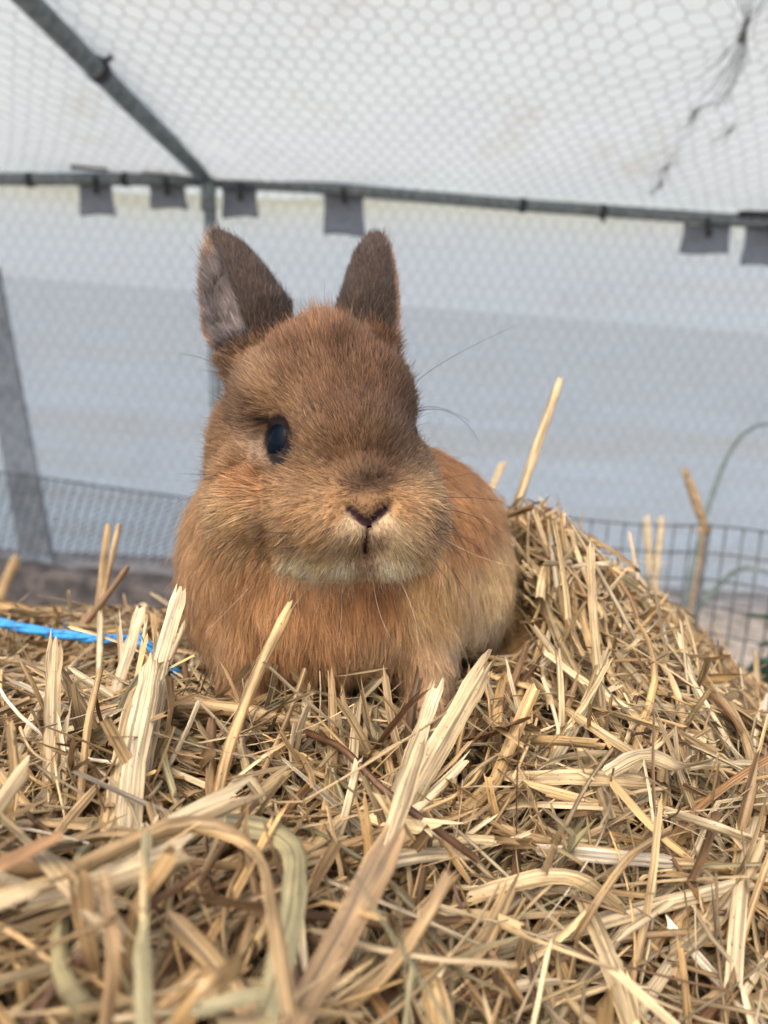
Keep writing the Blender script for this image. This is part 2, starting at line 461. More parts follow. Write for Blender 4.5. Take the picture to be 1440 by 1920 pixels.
# rafter cable ties / clamps
for k, (f, lab) in enumerate(((0.70, 'black clamp band around the rafter tube near the frame edge end'), )):
    c = ra + (rb - ra) * f
    root = empty('clamp_band', tuple(c))
    b = MB(); b.tube([c - d_ * 0.011, c + d_ * 0.011], 0.0245, 14); b.build('band', M_black, root)
    b = MB(); b.tube([c + [0.018, -.01, 0.012], c + [0.034, -.012, 0.022]], 0.005, 6); b.build('tail', M_black, root)
    tag(root, 'black clamp band with a short tail around the rafter tube', 'clamp')
for (px, py, lab) in ((58, 337, 'dark tie band on the eave pole beside the leaning board'),
                      (236, 336, 'dark tie band on the eave pole between the two small flaps'),
                      (980, 385, 'small dark tie band on the bare stretch of eave pole'),
                      (1130, 397, 'larger dark tie band with hanging tail on the bare stretch of eave pole')):
    c = on_y(px, py, YW - 0.02); root = empty('tie_band', tuple(c))
    b = MB(); b.tube([c + [-.008, 0, 0.0005], c + [.008, 0, -0.0005]], 0.0195, 12); b.build('band', M_black, root)
    b = MB(); b.tube([c + [0, -.015, -.012], c + [0.001, -.016, -.034 if px == 1130 else -.024]], 0.004, 6); b.build('tail', M_black, root)
    tag(root, lab, 'tie band', 'tie bands on the eave poles')

# ---- grey webbing flaps that fasten the cover over the eave pole
def flap(x0, x1, y0, y1, label, top=False, skew=6):
    Y = YW - 0.005
    root = empty('webbing_flap', tuple(on_y((x0 + x1) / 2, y0, Y)))
    n = 9; V = []; F = []
    for j in range(n):
        t = j / (n - 1)
        for i in range(n):
            s = i / (n - 1)
            px = x0 + (x1 - x0) * s + skew * t * (1 if x0 < 720 else -1) + 1.5 * math.sin(5 * t + 3 * s)
            py = y0 + (y1 - y0) * t + 0.05 * (x1 - x0) * (s - .5) + 2.5 * math.sin(s * 5 + x0)
            p = on_y(px, py, Y + 0.004 * math.sin(3.1 * s + 2 * t) + 0.006 * t)
            V.append(p)
    for j in range(n - 1):
        for i in range(n - 1):
            F.append((j * n + i, j * n + i + 1, (j + 1) * n + i + 1, (j + 1) * n + i))
    o = mesh_from('flap', V, F, M_flap, root)
    so = o.modifiers.new('thick', 'SOLIDIFY'); so.thickness = 0.0018
    b = MB(); xc = (x0 + x1) / 2
    b.tube([on_y(xc, y0 - 10, YW - .042), on_y(xc + 2, y0 + 24, YW - .030)], [0.006, 0.009], 6); b.build('toggle', M_black, root)
    if top:
        b = MB()
        A = [on_y(x, y, YW - 0.04) for x, y in ((x0 - 12, y0 - 28), (x1 - 8, y0 - 26))]
        b.tube(A, 0.008, 6); b.build('hem', M_black, root)
    return tag(root, label, 'flap', 'webbing flaps on the eave poles')
flap(146, 210, 340, 404, 'grey webbing flap with black hem on the eave pole, farther from the post joint', True)
flap(278, 346, 343, 392, 'small grey webbing flap with black hem on the eave pole, next to the joint sleeve', True)
flap(416, 482, 352, 408, 'grey webbing flap hanging between the frame post and the deep flap', skew=2)
flap(606, 682, 358, 442, 'deep grey webbing flap hanging above the gap between the rabbit ears', skew=2)
flap(1282, 1372, 420, 476, 'wide shallow grey webbing flap beside the black-hemmed flap', skew=8)
flap(1398, 1500, 428, 500, 'wide dark grey webbing flap with black hem at the pole stretch by the wire bunch', True, skew=10)

# ---- fine welded mesh over the lower wall
b = MB(); Y2 = YW - 0.012
def mesh_top(x): # world z of the mesh's top edge
    return 0.745 + 0.0 * x
a0, a1 = on_y(0, 516, Y2), on_y(1440, 626, Y2)
def mtop(x): return a0[2] + (a1[2] - a0[2]) * (x - a0[0]) / (a1[0] - a0[0])
V = []; F = []
def bar(p, q, r):
    p = np.array(p); q = np.array(q); t = q - p
    u = np.array([1.0, 0, 0]) if abs(t[2]) > abs(t[0]) else np.array([0, 0, 1.0])
    w = np.array([0, 1.0, 0]); n = len(V)
    for e in (p, q):
        for (a, c) in ((1, 0), (0, 1), (-1, 0), (0, -1)): V.append(e + r * (a * u + c * w))
    F.extend([(n + k, n + (k + 1) % 4, n + 4 + (k + 1) % 4, n + 4 + k) for k in range(4)])
x = -1.35
while x < 1.35:
    bar((x, Y2 + .001, 0.06), (x + .004 * math.sin(x * 9), Y2 + .001, mtop(x)), 0.00068); x += 0.0098
z = 0.06
while z < 0.86:
    bar((-1.35, Y2, z), (0, Y2 + .002, z - .001), 0.00065); bar((0, Y2 + .002, z - .001), (1.35, Y2, z), 0.00065); z += 0.0098
F_ = [f for f in F]
# trim the horizontals above the top edge
V = np.array(V)
top = mtop(V[:, 0]); V[:, 2] = np.minimum(V[:, 2], top + 0.0)
o = mesh_from('welded_mesh', V, F_, M_mesh, None, False)
tag(o, 'fine square welded wire mesh covering the lower end wall', 'wire mesh')

# ---- netting skirt, slack and diagonal, at the bottom of the wall
s0, s1 = on_y(0, 888, YW - .06), on_y(380, 938, YW - .06)
def f_skirt(u, v):
    topz = s0[2] + (s1[2] - s0[2]) * (u - s0[0]) / (s1[0] - s0[0])
    zz = 0.05 + (topz - 0.05) * v
    return np.stack([u + 0.05 * v, YW - 0.06 + 0.02 * vnoise(u * 6, v * 2, 20), zz], -1)
E = hex_edges(-1.4, -0.2, 0.0, 0.98, 0.027)
E = [((a[0] + .28 * a[1], a[1]), (b2[0] + .28 * b2[1], b2[1]), t) for a, b2, t in
     [((e[0][0], (e[0][1]) * 1.0), (e[1][0], e[1][1]), e[2]) for e in hex_edges(-1.6, -0.2, 0.0, 0.98, 0.027)]]
# rows in v are normalised height: squeeze
E = []
for (a, b2, t) in hex_edges(-1.7, -0.2, 0.0, 0.27, 0.027):
    E.append(((a[0] + .6 * a[1], min(a[1] / 0.27, 1)), (b2[0] + .6 * b2[1], min(b2[1] / 0.27, 1)), t))
o = netting('netting_skirt', E, f_skirt, 0.0012, M_dwire, 0.001)
tag(o, 'slack skirt of doubled wire netting along the foot of the end wall', 'wire netting')
b = MB(); xs = np.linspace(-1.4, -0.3, 20); b.tube(f_skirt(xs, np.ones(20)), 0.003, 5)
o2 = b.build('selvage_wire', M_dwire); o2.parent = o

# ---- leaning board, timber, ground clutter
b = MB()
q = [on_y(-58, 500, YW + .022), on_y(-6, 500, YW + .022), on_y(104, 1085, YW + .022), on_y(44, 1085, YW + .022)]
q2 = [p + np.array([0, 0.02, 0]) for p in q]
b.add(q + q2, [(0, 3, 2, 1), (4, 5, 6, 7), (0, 1, 5, 4), (1, 2, 6, 5), (2, 3, 7, 6), (3, 0, 4, 7)])
o = b.build('leaning_board', M_board, None, False)
tag(o, 'narrow grey weathered board leaning between the end wall netting and tarpaulin', 'board')

def log_beam(x0, y0, x1, y1, w, h, label, seed):
    r = np.random.default_rng(seed)
    p, q = np.array([x0, y0, 0]), np.array([x1, y1, 0]); t = (q - p) / np.linalg.norm(q - p); s = np.array([-t[1], t[0], 0])
    V = []; F = []; n = 26; prof = [(-1, 0), (-1.02, .8), (-.85, 1), (0, 1.03), (.85, 1), (1.02, .8), (1, 0)]
    for i in range(n):
        c = p + (q - p) * i / (n - 1)
        for a, hh in prof:
            V.append(c + s * a * w / 2 * (1 + .05 * r.normal()) + np.array([0, 0, hh * h * (1 + .05 * r.normal())]))
    k = len(prof)
    for i in range(n - 1):
        for j in range(k - 1): F.append((i * k + j, (i + 1) * k + j, (i + 1) * k + j + 1, i * k + j + 1))
    F.append(tuple(range(k))); F.append(tuple((n - 1) * k + j for j in range(k))[::-1])
    return tag(mesh_from('timber_sleeper', V, F, M_sleeper, None, False), label, 'timber')
log_beam(-1.5, 1.86, -0.2, 1.66, 0.10, 0.085, 'dark weathered timber sleeper lying along the wall behind the bale', 4)

# ================================================================== STRAW BALE SURFACE
def hsurf(x, y):
    """top of the straw, relative to the camera height"""
    x = np.asarray(x, float); y = np.asarray(y, float)
    h = -0.120 + 0.008 * np.exp(-((x + .01) / .07) ** 2 - ((y - .235) / .03) ** 2) + 0.070 * np.exp(-((x - .088) / .078) ** 2 - ((y - .44) / .12) ** 2)
    h = h - 0.40 * np.maximum(0, x - .115)
    h = h - 0.040 * smooth(-.03, .08, x) * smooth(.27, .13, y)
    h = h + 0.012 * smooth(-.02, -.1, x) * smooth(.24, .14, y)
    h = h - 0.010 * smooth(-.05, -.12, x) * smooth(.30, .40, y)
    h = h + 0.0095 * vnoise(x * 26, y * 26, 31, 2)
    back = .47 + .16 * smooth(0, .08, x) + .012 * vnoise(x * 14, x * 3, 33, 2)
    h = h - 0.30 * smooth(0, .07, y - back) - .3 * smooth(0, .05, x - .36) - .3 * smooth(0, .05, -.62 - x)
    return h
def hz(x, y): return CAM[2] + hsurf(x, y)

def heap_hit(px, py, lift=0.0):
    v = ray(px, py); t = 0.06
    while t < 1.2:
        p = CAM + v * t
        if p[2] <= hz(p[0], p[1]) + lift: break
        t += 0.002
    return CAM + v * t

# ================================================================== RABBIT (signed distance field in camera-local mm)
def E_(px, py, d, rx, ry, rz):
    s = d / FPX
    return (np.array([(px - 720) * s, (960 - py) * s, d]), np.array([rx * s, ry * s, rz], float))
HEAD = [
    E_(612, 774, 303, 161, 160, 38),      # cranium
    E_(606, 694, 320, 114, 76, 26),       # crown between the ears
    E_(522, 752, 298, 68, 80, 26),        # brow
    E_(705, 755, 298, 60, 82, 26),
    E_(655, 845, 272, 118, 125, 28),      # bridge of the nose
    E_(622, 972, 262, 116, 92, 28),       # whisker pads
    E_(754, 964, 262, 88, 92, 27),
    E_(688, 938, 250, 46, 42, 14),        # nose
    E_(482, 930, 300, 96, 112, 32),      # cheeks
    E_(768, 925, 298, 58, 105, 28),
    E_(548, 935, 280, 82, 100, 24),
    E_(612, 1046, 272, 92, 40, 20),       # chin
    E_(732, 1044, 270, 66, 36, 19),
    E_(474, 750, 318, 36, 80, 18),        # below the ear
    E_(440, 860, 325, 52, 110, 22),
]
BODY = [
    E_(610, 1125, 322, 245, 165, 42),     # chest
    E_(478, 1040, 312, 92, 95, 30),       # ruff under the cheeks
    E_(806, 1050, 320, 62, 85, 28),
    E_(440, 1060, 345, 112, 190, 42),     # shoulders
    E_(790, 1060, 350, 130, 180, 45),
    E_(672, 1010, 395, 285, 205, 92),     # barrel
    E_(690, 1000, 455, 245, 180, 62),     # rump
    E_(865, 1105, 385, 100, 125, 55),     # haunch
    E_(455, 1080, 400, 110, 130, 55),
    E_(455, 1230, 312, 62, 95, 22),       # forelegs
    E_(800, 1250, 318, 66, 95, 22),
    E_(450, 1320, 296, 52, 26, 22),       # forepaws
    E_(800, 1330, 300, 54, 26, 22),
]
def sd_ell(p, e):
    q = p - e[0]; k0 = np.sqrt(((q / e[1]) ** 2).sum(-1)); k1 = np.sqrt(((q / e[1] ** 2) ** 2).sum(-1)) + 1e-9
    return k0 * (k0 - 1) / k1
def smin(a, b, k):
    h = np.clip(0.5 + 0.5 * (b - a) / k, 0, 1); return b + (a - b) * h - k * h * (1 - h)

EARS = [  # base px, tip px, base depth, tip depth, half-width profile px, opening sign
    dict(B=(482, 668), T=(406, 450), d0=318, d1=322, prof=([0, .3, .6, .85, 1], [62, 81, 64, 40, 10]), side=-1),
    dict(B=(690, 640), T=(706, 452), d0=322, d1=330, prof=([0, .3, .6, .85, 1], [50, 50, 42, 29, 9]), side=1),
]
for e in EARS:
    s0_, s1_ = e['d0'] / FPX, e['d1'] / FPX
    e['b'] = np.array([(e['B'][0] - 720) * s0_, (960 - e['B'][1]) * s0_, e['d0']])
    e['t'] = np.array([(e['T'][0] - 720) * s1_, (960 - e['T'][1]) * s1_, e['d1']])
    ax = e['t'] - e['b']; e['len'] = np.linalg.norm(ax); e['ax'] = ax / e['len']
    a = np.array([1.0, 0, 0]); a = a - e['ax'] * (a @ e['ax']); e['a'] = a / np.linalg.norm(a)
    c = np.cross(e['a'], e['ax']); e['c'] = c if c[2] < 0 else -c      # towards the camera
def ear_frame(p, e):
    q = p - e['b']; t = (q @ e['ax']) / e['len']; return t, q @ e['a'], q @ e['c']
def sd_ear(p, e):
    t, a, c = ear_frame(p, e)
    hw = np.interp(np.clip(t, 0, 1), *e['prof']) * e['d0'] / FPX
    hc = hw * (0.62 if e['side'] < 0 else 0.5)
    rho = np.sqrt((a / hw) ** 2 + (c / hc) ** 2)
    th = 2.1 + 1.2 * np.clip(1 - t * 2, 0, 1) + 7.0 * smooth(.55, .95, t)
    shell = np.abs(rho - 1) * np.minimum(hw, hc) - th
    shell = np.where(rho < 1, np.abs(rho - 1) * np.minimum(hw, hc) - th, (rho - 1) * np.minimum(hw, hc) * 1.1 - 0.8)
    if e['side'] < 0:     # open towards the camera and outwards
        q = np.minimum((0.08 * hw) - a, c - (-0.25) * hc)
    else:                 # open outwards, away from the camera
        q = np.minimum(a - 0.35 * hw, 0.15 * hc - c)
    q = np.minimum(q, np.minimum(t - 0.08, 0.985 - t) * e['len'])
    sdv = np.maximum(shell, q * 0.8)
    return np.maximum(sdv, np.maximum(t - 1, -0.25 - t) * e['len'])

def ppx(p): return 720 + p[..., 0] / p[..., 2] * FPX, 960 - p[..., 1] / p[..., 2] * FPX
def seg2(px, py, x0, y0, x1, y1):
    dx, dy = x1 - x0, y1 - y0; t = np.clip(((px - x0) * dx + (py - y0) * dy) / (dx * dx + dy * dy), 0, 1)
    return np.hypot(px - x0 - t * dx, py - y0 - t * dy)
def nose_line(px, py):
    """distance to the nostril slits and, weighted thinner, to the split of the lip"""
    n = np.minimum(seg2(px, py, 657, 957, 686, 980), seg2(px, py, 723, 953, 692, 980))
    return np.minimum(n, 2.0 * seg2(px, py, 689, 982, 684, 1036))
def sd_head(p):
    s = None
    for e in HEAD:
        v = sd_ell(p, e); s = v if s is None else smin(s, v, 12.0)
    s = s + 1.6
    px, py = ppx(p); front = smooth(285, 265, p[..., 2])
    s = s + front * (3.0 - 1.2 * smooth(985, 1000, py)) * np.exp(-(nose_line(px, py) / 9.0) ** 2)
    s = s + front * 1.6 * np.exp(-((px - 684) / 14) ** 2 - ((py - 1052) / 24) ** 2)     # mouth
    s = s + front * 1.8 * np.exp(-((px - 690) / 42) ** 2 - ((py - 906) / 9) ** 2)      # crease above the nose
    s = s + front * 2.2 * np.exp(-(seg2(px, py, 496, 895, 508, 1040) / 14) ** 2)     # fold beside the pad
    f2 = smooth(330, 310, p[..., 2])
    s = s + f2 * 2.5 * np.exp(-((px - 515) / 38) ** 2 - ((py - 828) / 48) ** 2)        # eye socket
    s = s + f2 * 2.0 * np.exp(-(seg2(px, py, 405, 905, 470, 868) / 12) ** 2)           # fold behind the eye
    s = s + f2 * 0.9 * np.exp(-(seg2(px, py, 505, 664, 745, 645) / 14) ** 2)           # crease behind the brow
    return s
def sd_body(p):
    s = None
    for e in BODY:
        v = sd_ell(p, e); s = v if s is None else smin(s, v, 14.0)
    return s + 4.5
def sd_all(p, parts=False):
    h, b_ = sd_head(p), sd_body(p)
    ears = [sd_ear(p, e) for e in EARS]
    s = smin(smin(h, b_, 13.0), np.minimum(ears[0], ears[1]), 2.5)
    return (s, h, b_, ears) if parts else s

# --- surface nets
lo = np.array([-122., -128., 228.]); hi = np.array([92., 136., 522.]); st = 1.7
nx, ny, nz_ = [int(v) for v in np.ceil((hi - lo) / st)]
gx, gy, gz = [lo[i] + st * np.arange(n) for i, n in enumerate((nx, ny, nz_))]
vals = np.empty((nx, ny, nz_), np.float32)
for i0 in range(0, nx, 16):
    X, Y_, Z = np.meshgrid(gx[i0:i0 + 16], gy, gz, indexing='ij')
    vals[i0:i0 + 16] = sd_all(np.stack([X, Y_, Z], -1).astype(np.float32))
ins = vals < 0
cx_, cy_, cz_ = nx - 1, ny - 1, nz_ - 1
acc = np.zeros((cx_, cy_, cz_, 3), np.float32); cnt = np.zeros((cx_, cy_, cz_), np.float32)
def corner(A, o): return A[o[0]:o[0] + cx_, o[1]:o[1] + cy_, o[2]:o[2] + cz_]
for ax_ in range(3):
    for u_ in (0, 1):
        for v_ in (0, 1):
            o0 = [0, 0, 0]; oth = [k for k in range(3) if k != ax_]; o0[oth[0]] = u_; o0[oth[1]] = v_
            o1 = list(o0); o1[ax_] = 1
            a_, b_ = corner(vals, o0), corner(vals, o1); m_ = corner(ins, o0) != corner(ins, o1)
            t_ = np.where(m_, a_ / np.where(m_, a_ - b_, 1), 0)
            for k in range(3):
                acc[..., k] += np.where(m_, (t_ if k == ax_ else o0[k]), 0)
            cnt += m_
act = cnt > 0
vid = np.full(act.shape, -1, np.int64); vid[act] = np.arange(act.sum())
ii = np.argwhere(act)
RV = lo + st * (ii + acc[act] / cnt[act][:, None])
quads = []
for ax_ in range(3):
    o1 = [slice(None)] * 3; o0 = [slice(None)] * 3
    o0[ax_] = slice(0, -1); o1[ax_] = slice(1, None)
    a_, b_ = ins[tuple(o0)], ins[tuple(o1)]
    m_ = a_ != b_
    idx = np.argwhere(m_); fl = a_[m_]
    oth = [k for k in range(3) if k != ax_]
    ok = (idx[:, oth[0]] > 0) & (idx[:, oth[1]] > 0) & (idx[:, oth[0]] < vid.shape[oth[0]]) & (idx[:, oth[1]] < vid.shape[oth[1]])
    idx, fl = idx[ok], fl[ok]
    def vv(d0, d1):
        q = idx.copy(); q[:, oth[0]] += d0; q[:, oth[1]] += d1; return vid[q[:, 0], q[:, 1], q[:, 2]]
    Q = np.stack([vv(-1, -1), vv(0, -1), vv(0, 0), vv(-1, 0)], -1)
    flip = fl if ax_ != 1 else ~fl
    Q[~flip] = Q[~flip][:, ::-1]
    quads.append(Q)
RF = np.concatenate(quads)
del vals, ins, acc, cnt
def sd_grad(p, e=0.8):
    gq = np.stack([sd_all(p + np.eye(3)[k] * e) - sd_all(p - np.eye(3)[k] * e) for k in range(3)], -1)
    return gq / (np.linalg.norm(gq, axis=-1, keepdims=True) + 1e-9)
# make winding agree with the outward gradient
q0 = RV[RF]; fn_ = np.cross(q0[:, 2] - q0[:, 0], q0[:, 3] - q0[:, 1]); cen = q0.mean(1)
RN = sd_grad(RV)
agree = (fn_ * RN[RF[:, 0]]).sum(-1)
RF[agree < 0] = RF[agree < 0][:, ::-1]      # camera-local frame is left-handed in depth; fixed below
RF = RF[:, ::-1]

# --- colour and hair length: control points (photo px, py, sRGB, length mm)
HC = [
 (620,750,108,77,54,6),(560,700,128,95,70,6),(490,712,160,126,94,7),(700,720,108,76,54,6),(760,760,108,77,56,6),
 (640,656,96,66,46,7),(560,662,112,80,57,7),(715,648,104,74,53,7),(610,606,156,112,78,11),(700,630,138,100,74,8),(540,635,132,94,66,8),
 (640,850,106,77,54,5),(720,850,104,75,52,5),(580,880,140,107,74,5),
 (690,904,44,30,22,3),(664,910,70,48,34,3),(718,902,66,46,33,3),(690,940,128,95,66,2.4),(640,930,134,99,66,3.2),(740,930,140,104,70,3.2),
 (630,965,150,114,78,4),(750,955,152,116,80,4),(805,930,178,144,106,6),(820,980,176,142,106,7),
 (655,985,200,178,148,3),(722,982,200,178,148,3),(600,1010,166,128,88,6),(560,960,150,114,78,6),
 (590,1078,250,242,224,5),(640,1072,250,242,224,5),(735,1064,250,242,224,5),(550,1068,236,222,196,5),(770,1056,240,226,202,5),(605,1050,214,190,154,5),(740,1040,216,194,158,5),(685,1050,150,125,110,3),(790,1035,205,172,130,8),
 (700,1020,150,125,108,3),(665,1020,165,140,112,4),
 (440,850,150,114,80,6),(484,838,142,118,100,3),(470,900,158,112,74,8),(430,965,200,164,122,6.5),(390,1030,170,134,96,9),
 (500,1045,200,162,118,6),(530,1010,166,130,90,6),(450,760,130,97,70,7),(425,720,112,84,62,8),(520,770,150,115,82,5),
 (560,830,128,95,66,4.5),
]
BC = [
 (620,1150,188,134,86,20),(500,1190,172,122,78,20),(380,1110,168,122,80,16),(355,1000,162,118,76,14),(420,1240,178,134,94,15),
 (800,1120,228,178,118,18),(880,1000,168,112,64,16),(830,850,160,106,64,14),(930,1060,238,188,130,16),(912,1200,214,186,152,16),
 (700,1240,196,150,106,18),(850,1270,200,160,122,12),(640,1090,176,116,68,16),(720,1100,178,118,68,16),(440,1320,180,138,100,7),(820,1320,185,142,106,7),
]
HC = np.array(HC, float); BC = np.array(BC, float)
def blend(tab, px, py, desat):
    out = np.zeros((len(px), 4)); W = np.zeros(len(px))
    cl = np.c_[lin(tab[:, 2:5]), tab[:, 5]]
    lum = cl[:, :3] @ np.array([.3, .6, .1]); cl[:, :3] = cl[:, :3] * (1 - desat) + lum[:, None] * desat
    for k in range(len(tab)):
        w = 1 / ((px - tab[k, 0]) ** 2 + (py - tab[k, 1]) ** 2 + 120) ** 1.6
        out += w[:, None] * cl[k]; W += w
    return out / W[:, None]
EYE_PX = (523, 826)
def eye_r(px, py):
    return np.hypot((px - EYE_PX[0]) / 22.0, (py - EYE_PX[1]) / 41.0)
def attrs(p, n):
    px, py = ppx(p)
    s, h, b_, ears = sd_all(p, True)
    A = blend(HC, px, py, 0.07) * np.array([.70, .68, .60, 1])
    lower = smooth(850, 960, py) * smooth(8, 14, nose_line(px, py)); A[:, :3] *= (1 + lower[:, None] * np.array([.42, .40, .34])); B = blend(BC, px, py, 0.08) * np.array([.96, 1.01, .94, .56])
    # far side of the head / body: fall back to broad colours, not the front pattern
    back = smooth(330, 350, p[:, 2]); A = A * (1 - back[:, None]) + back[:, None] * np.r_[lin((165, 115, 76)), 11]
    m = smooth(-8, 8, h - b_)[:, None]
    R = A * (1 - m) + B * m
    ear_i = np.full(len(p), -1)
    for k, e in enumerate(EARS):
        t, a, c = ear_frame(p, e)
        isin = (ears[k] < np.minimum(h, b_) + 0.3) & (t > 0.03) & (ears[k] < ears[1 - k])
        ear_i[isin] = k
        hw = np.interp(np.clip(t, 0, 1), *e['prof']) * e['d0'] / FPX; hc = hw * (0.62 if k == 0 else .5)
        rho = np.sqrt((a / hw) ** 2 + (c / hc) ** 2)
        inner = (rho < 0.93) & (t < 0.95) & (t > 0.05)
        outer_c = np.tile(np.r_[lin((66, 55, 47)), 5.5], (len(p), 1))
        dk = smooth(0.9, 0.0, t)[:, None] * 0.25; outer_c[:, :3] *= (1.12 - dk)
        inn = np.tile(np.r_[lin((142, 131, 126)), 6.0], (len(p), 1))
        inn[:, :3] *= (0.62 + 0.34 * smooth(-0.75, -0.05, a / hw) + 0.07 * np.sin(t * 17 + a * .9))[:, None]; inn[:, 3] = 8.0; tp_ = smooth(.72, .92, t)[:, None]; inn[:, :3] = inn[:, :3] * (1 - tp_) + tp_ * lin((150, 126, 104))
        edge = np.tile(np.r_[lin((176, 140, 112)), 4.0], (len(p), 1))
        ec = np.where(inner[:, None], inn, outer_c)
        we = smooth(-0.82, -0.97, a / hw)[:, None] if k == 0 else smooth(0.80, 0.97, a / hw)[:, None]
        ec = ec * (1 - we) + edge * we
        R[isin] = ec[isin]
    # nose and mouth
    front = smooth(285, 270, p[:, 2]) * (1 - m[:, 0])
    nl = nose_line(px, py)
    w = (front * smooth(11, 6, nl))[:, None]; R = R * (1 - w) + w * np.r_[lin((58, 40, 42)), 0.5]
    # rim of the eye
    er = eye_r(px, py); fe = smooth(325, 312, p[:, 2])
    w = (fe * smooth(1.45, 1.12, er))[:, None]; R = R * (1 - w) + w * np.r_[lin((20, 15, 14)), 1.0]
    lash = np.exp(-(seg2(px, py, 490, 786, 530, 796) / 7.0) ** 2)[:, None] * fe[:, None]
    R = R * (1 - lash) + lash * np.r_[lin((40, 30, 26)), 4.0]
    return R, ear_i, m[:, 0], h, b_

TINT = 0.9
ra_, ei_, mm_, hh_, bb_ = attrs(RV, RN)
rab_base = c2w(np.array([[-5., -75., 380.]]) / 1000)[0]; rab_base[2] = float(hz(rab_base[0], rab_base[1]))
rabbit = empty('rabbit', tuple(rab_base))
tag(rabbit, 'ginger brown dwarf rabbit sitting on the straw bale facing forward', 'rabbit')
mesh_from('body', c2w(RV / 1000), RF, M_skin, rabbit, True, ra_[:, :3] * 0.9)

# --- eyes
def trace(px, py, d0=225.0):
    d = d0; v = np.array([(px - 720) / FPX, (960 - py) / FPX, 1.0])
    for _ in range(120):
        s = float(sd_all((v * d)[None])[0])
        if s < 0.05: break
        d += max(s * 0.6, 0.05)
        if d > 500: break
    return v * d
def ball(name, c, ax, radii, mat, parent, nu=28, nv=18):
    V = []; F = []
    for j in range(nv + 1):
        th = math.pi * j / nv
        for i in range(nu):
            ph = 2 * math.pi * i / nu
            l = np.array([math.sin(th) * math.cos(ph) * radii[0], math.sin(th) * math.sin(ph) * radii[1], math.cos(th) * radii[2]])
            V.append(c + l @ ax)
    for j in range(nv):
        for i in range(nu):
            F.append((j * nu + i, j * nu + (i + 1) % nu, (j + 1) * nu + (i + 1) % nu, (j + 1) * nu + i))
    return mesh_from(name, c2w(np.array(V) / 1000), F, mat, parent)
ep = trace(*EYE_PX); en = sd_grad(ep[None])[0]
print('eye', ep, en)
side = np.cross([0, 1.0, 0], en); side /= np.linalg.norm(side); upv = np.cross(en, side)
ball('eye', ep - en * 3.1 - upv * 0.8, np.stack([side, upv, en]), (8.0, 10.2, 7.0), M_eye, rabbit)
ep2 = np.array([(770 - 720) / FPX * 291, (960 - 812) / FPX * 291, 291.0])
en2 = np.array([0.93, 0.1, -0.25]); 
for _ in range(60):
    s = float(sd_all(ep2[None])[0]); ep2 = ep2 - en2 * s * 0.6
side2 = np.cross([0, 1.0, 0], en2); side2 /= np.linalg.norm(side2); up2 = np.cross(en2, side2)
ball('eye', ep2 - en2 * 5.0, np.stack([side2, up2, en2]), (6.6, 7.6, 6.2), M_eye, rabbit)

# --- fur
def sample(n, wfun):
    tri = np.concatenate([RF[:, [0, 1, 2]], RF[:, [0, 2, 3]]]); p = RV[tri]
    ar = np.linalg.norm(np.cross(p[:, 1] - p[:, 0], p[:, 2] - p[:, 0]), axis=1) * wfun(p.mean(1), tri[:, 0])
    k = rng.choice(len(tri), n, p=ar / ar.sum())
    u, v = rng.random((2, n)); f = u + v > 1; u[f], v[f] = 1 - u[f], 1 - v[f]
    return p[k, 0] + u[:, None] * (p[k, 1] - p[k, 0]) + v[:, None] * (p[k, 2] - p[k, 0])
def wf(c, vi):
    head = 1 - mm_[vi]; ear = ei_[vi] >= 0
    view = -(RN[vi] * c / np.linalg.norm(c, axis=1, keepdims=True)).sum(-1)    # denser where fur is short, thin underneath
    w = 0.55 + 0.9 * head + 2.4 * ear
    return w * np.where(c[:, 2] > 430, 0.5, 1.0) * np.where(c[:, 1] < -85, 0.4, 1.0)
NH = 270000
hp = sample(NH, wf)
hn = sd_grad(hp)
A, ear_i, bm, hh, bb = attrs(hp, hn)
px, py = ppx(hp)
keep = ~((eye_r(px, py) < 1.05) & (hp[:, 2] < 318) & (bm < .5))
keep &= np.linalg.norm(hp - ep2, axis=1) > 6.5
keep &= ~((nose_line(px, py) < np.where(py > 992, 1.2, 3.0)) & (hp[:, 2] < 275) & (bm < .5))
hp, hn, A, ear_i, bm, px, py = [q[keep] for q in (hp, hn, A, ear_i, bm, px, py)]
N = len(hp)
nose = np.array([(688 - 720) / FPX * 243, (960 - 945) / FPX * 243, 243.0])
flow_h = hp - nose
flow_h = flow_h / np.linalg.norm(flow_h, axis=1, keepdims=True)
flow_h[:, 1] -= 0.30 * smooth(900, 1010, py)                       # chin and cheeks hang down
flow_b = np.stack([0.25 * np.sign(hp[:, 0] + 12) * smooth(0, 60, np.abs(hp[:, 0] + 12)), np.full(N, -0.8), 0.45 * smooth(320, 380, hp[:, 2])], -1)
flow = flow_h * (1 - bm[:, None]) + flow_b * bm[:, None]
for k, e in enumerate(EARS):
    mk = ear_i == k
    f = np.tile(e['ax'], (mk.sum(), 1)); t, a, c = ear_frame(hp[mk], e)
    f = f + np.outer(a / 15.0, e['a']) * 0.5
    flow[mk] = f
flow += rng.normal(0, 0.16, (N, 3)) + bm[:, None] * np.stack([vnoise(hp[:, 0] * .16 + k * 9, hp[:, 1] * .16 + hp[:, 2] * .1, 50 + k, 3) for k in range(3)], -1) * 0.32
for k, e in enumerate(EARS):      # smooth normals across the thin ear shell
    mk = ear_i == k
    t, a, c = ear_frame(hp[mk], e); rd = np.outer(a, e['a']) + np.outer(c * 2.2, e['c']); rd /= np.linalg.norm(rd, axis=1, keepdims=True) + 1e-9
    sg = np.sign((rd * hn[mk]).sum(-1, keepdims=True)); mixn = rd * sg * .55 + hn[mk] * .45; hn[mk] = mixn / (np.linalg.norm(mixn, axis=1, keepdims=True) + 1e-9)
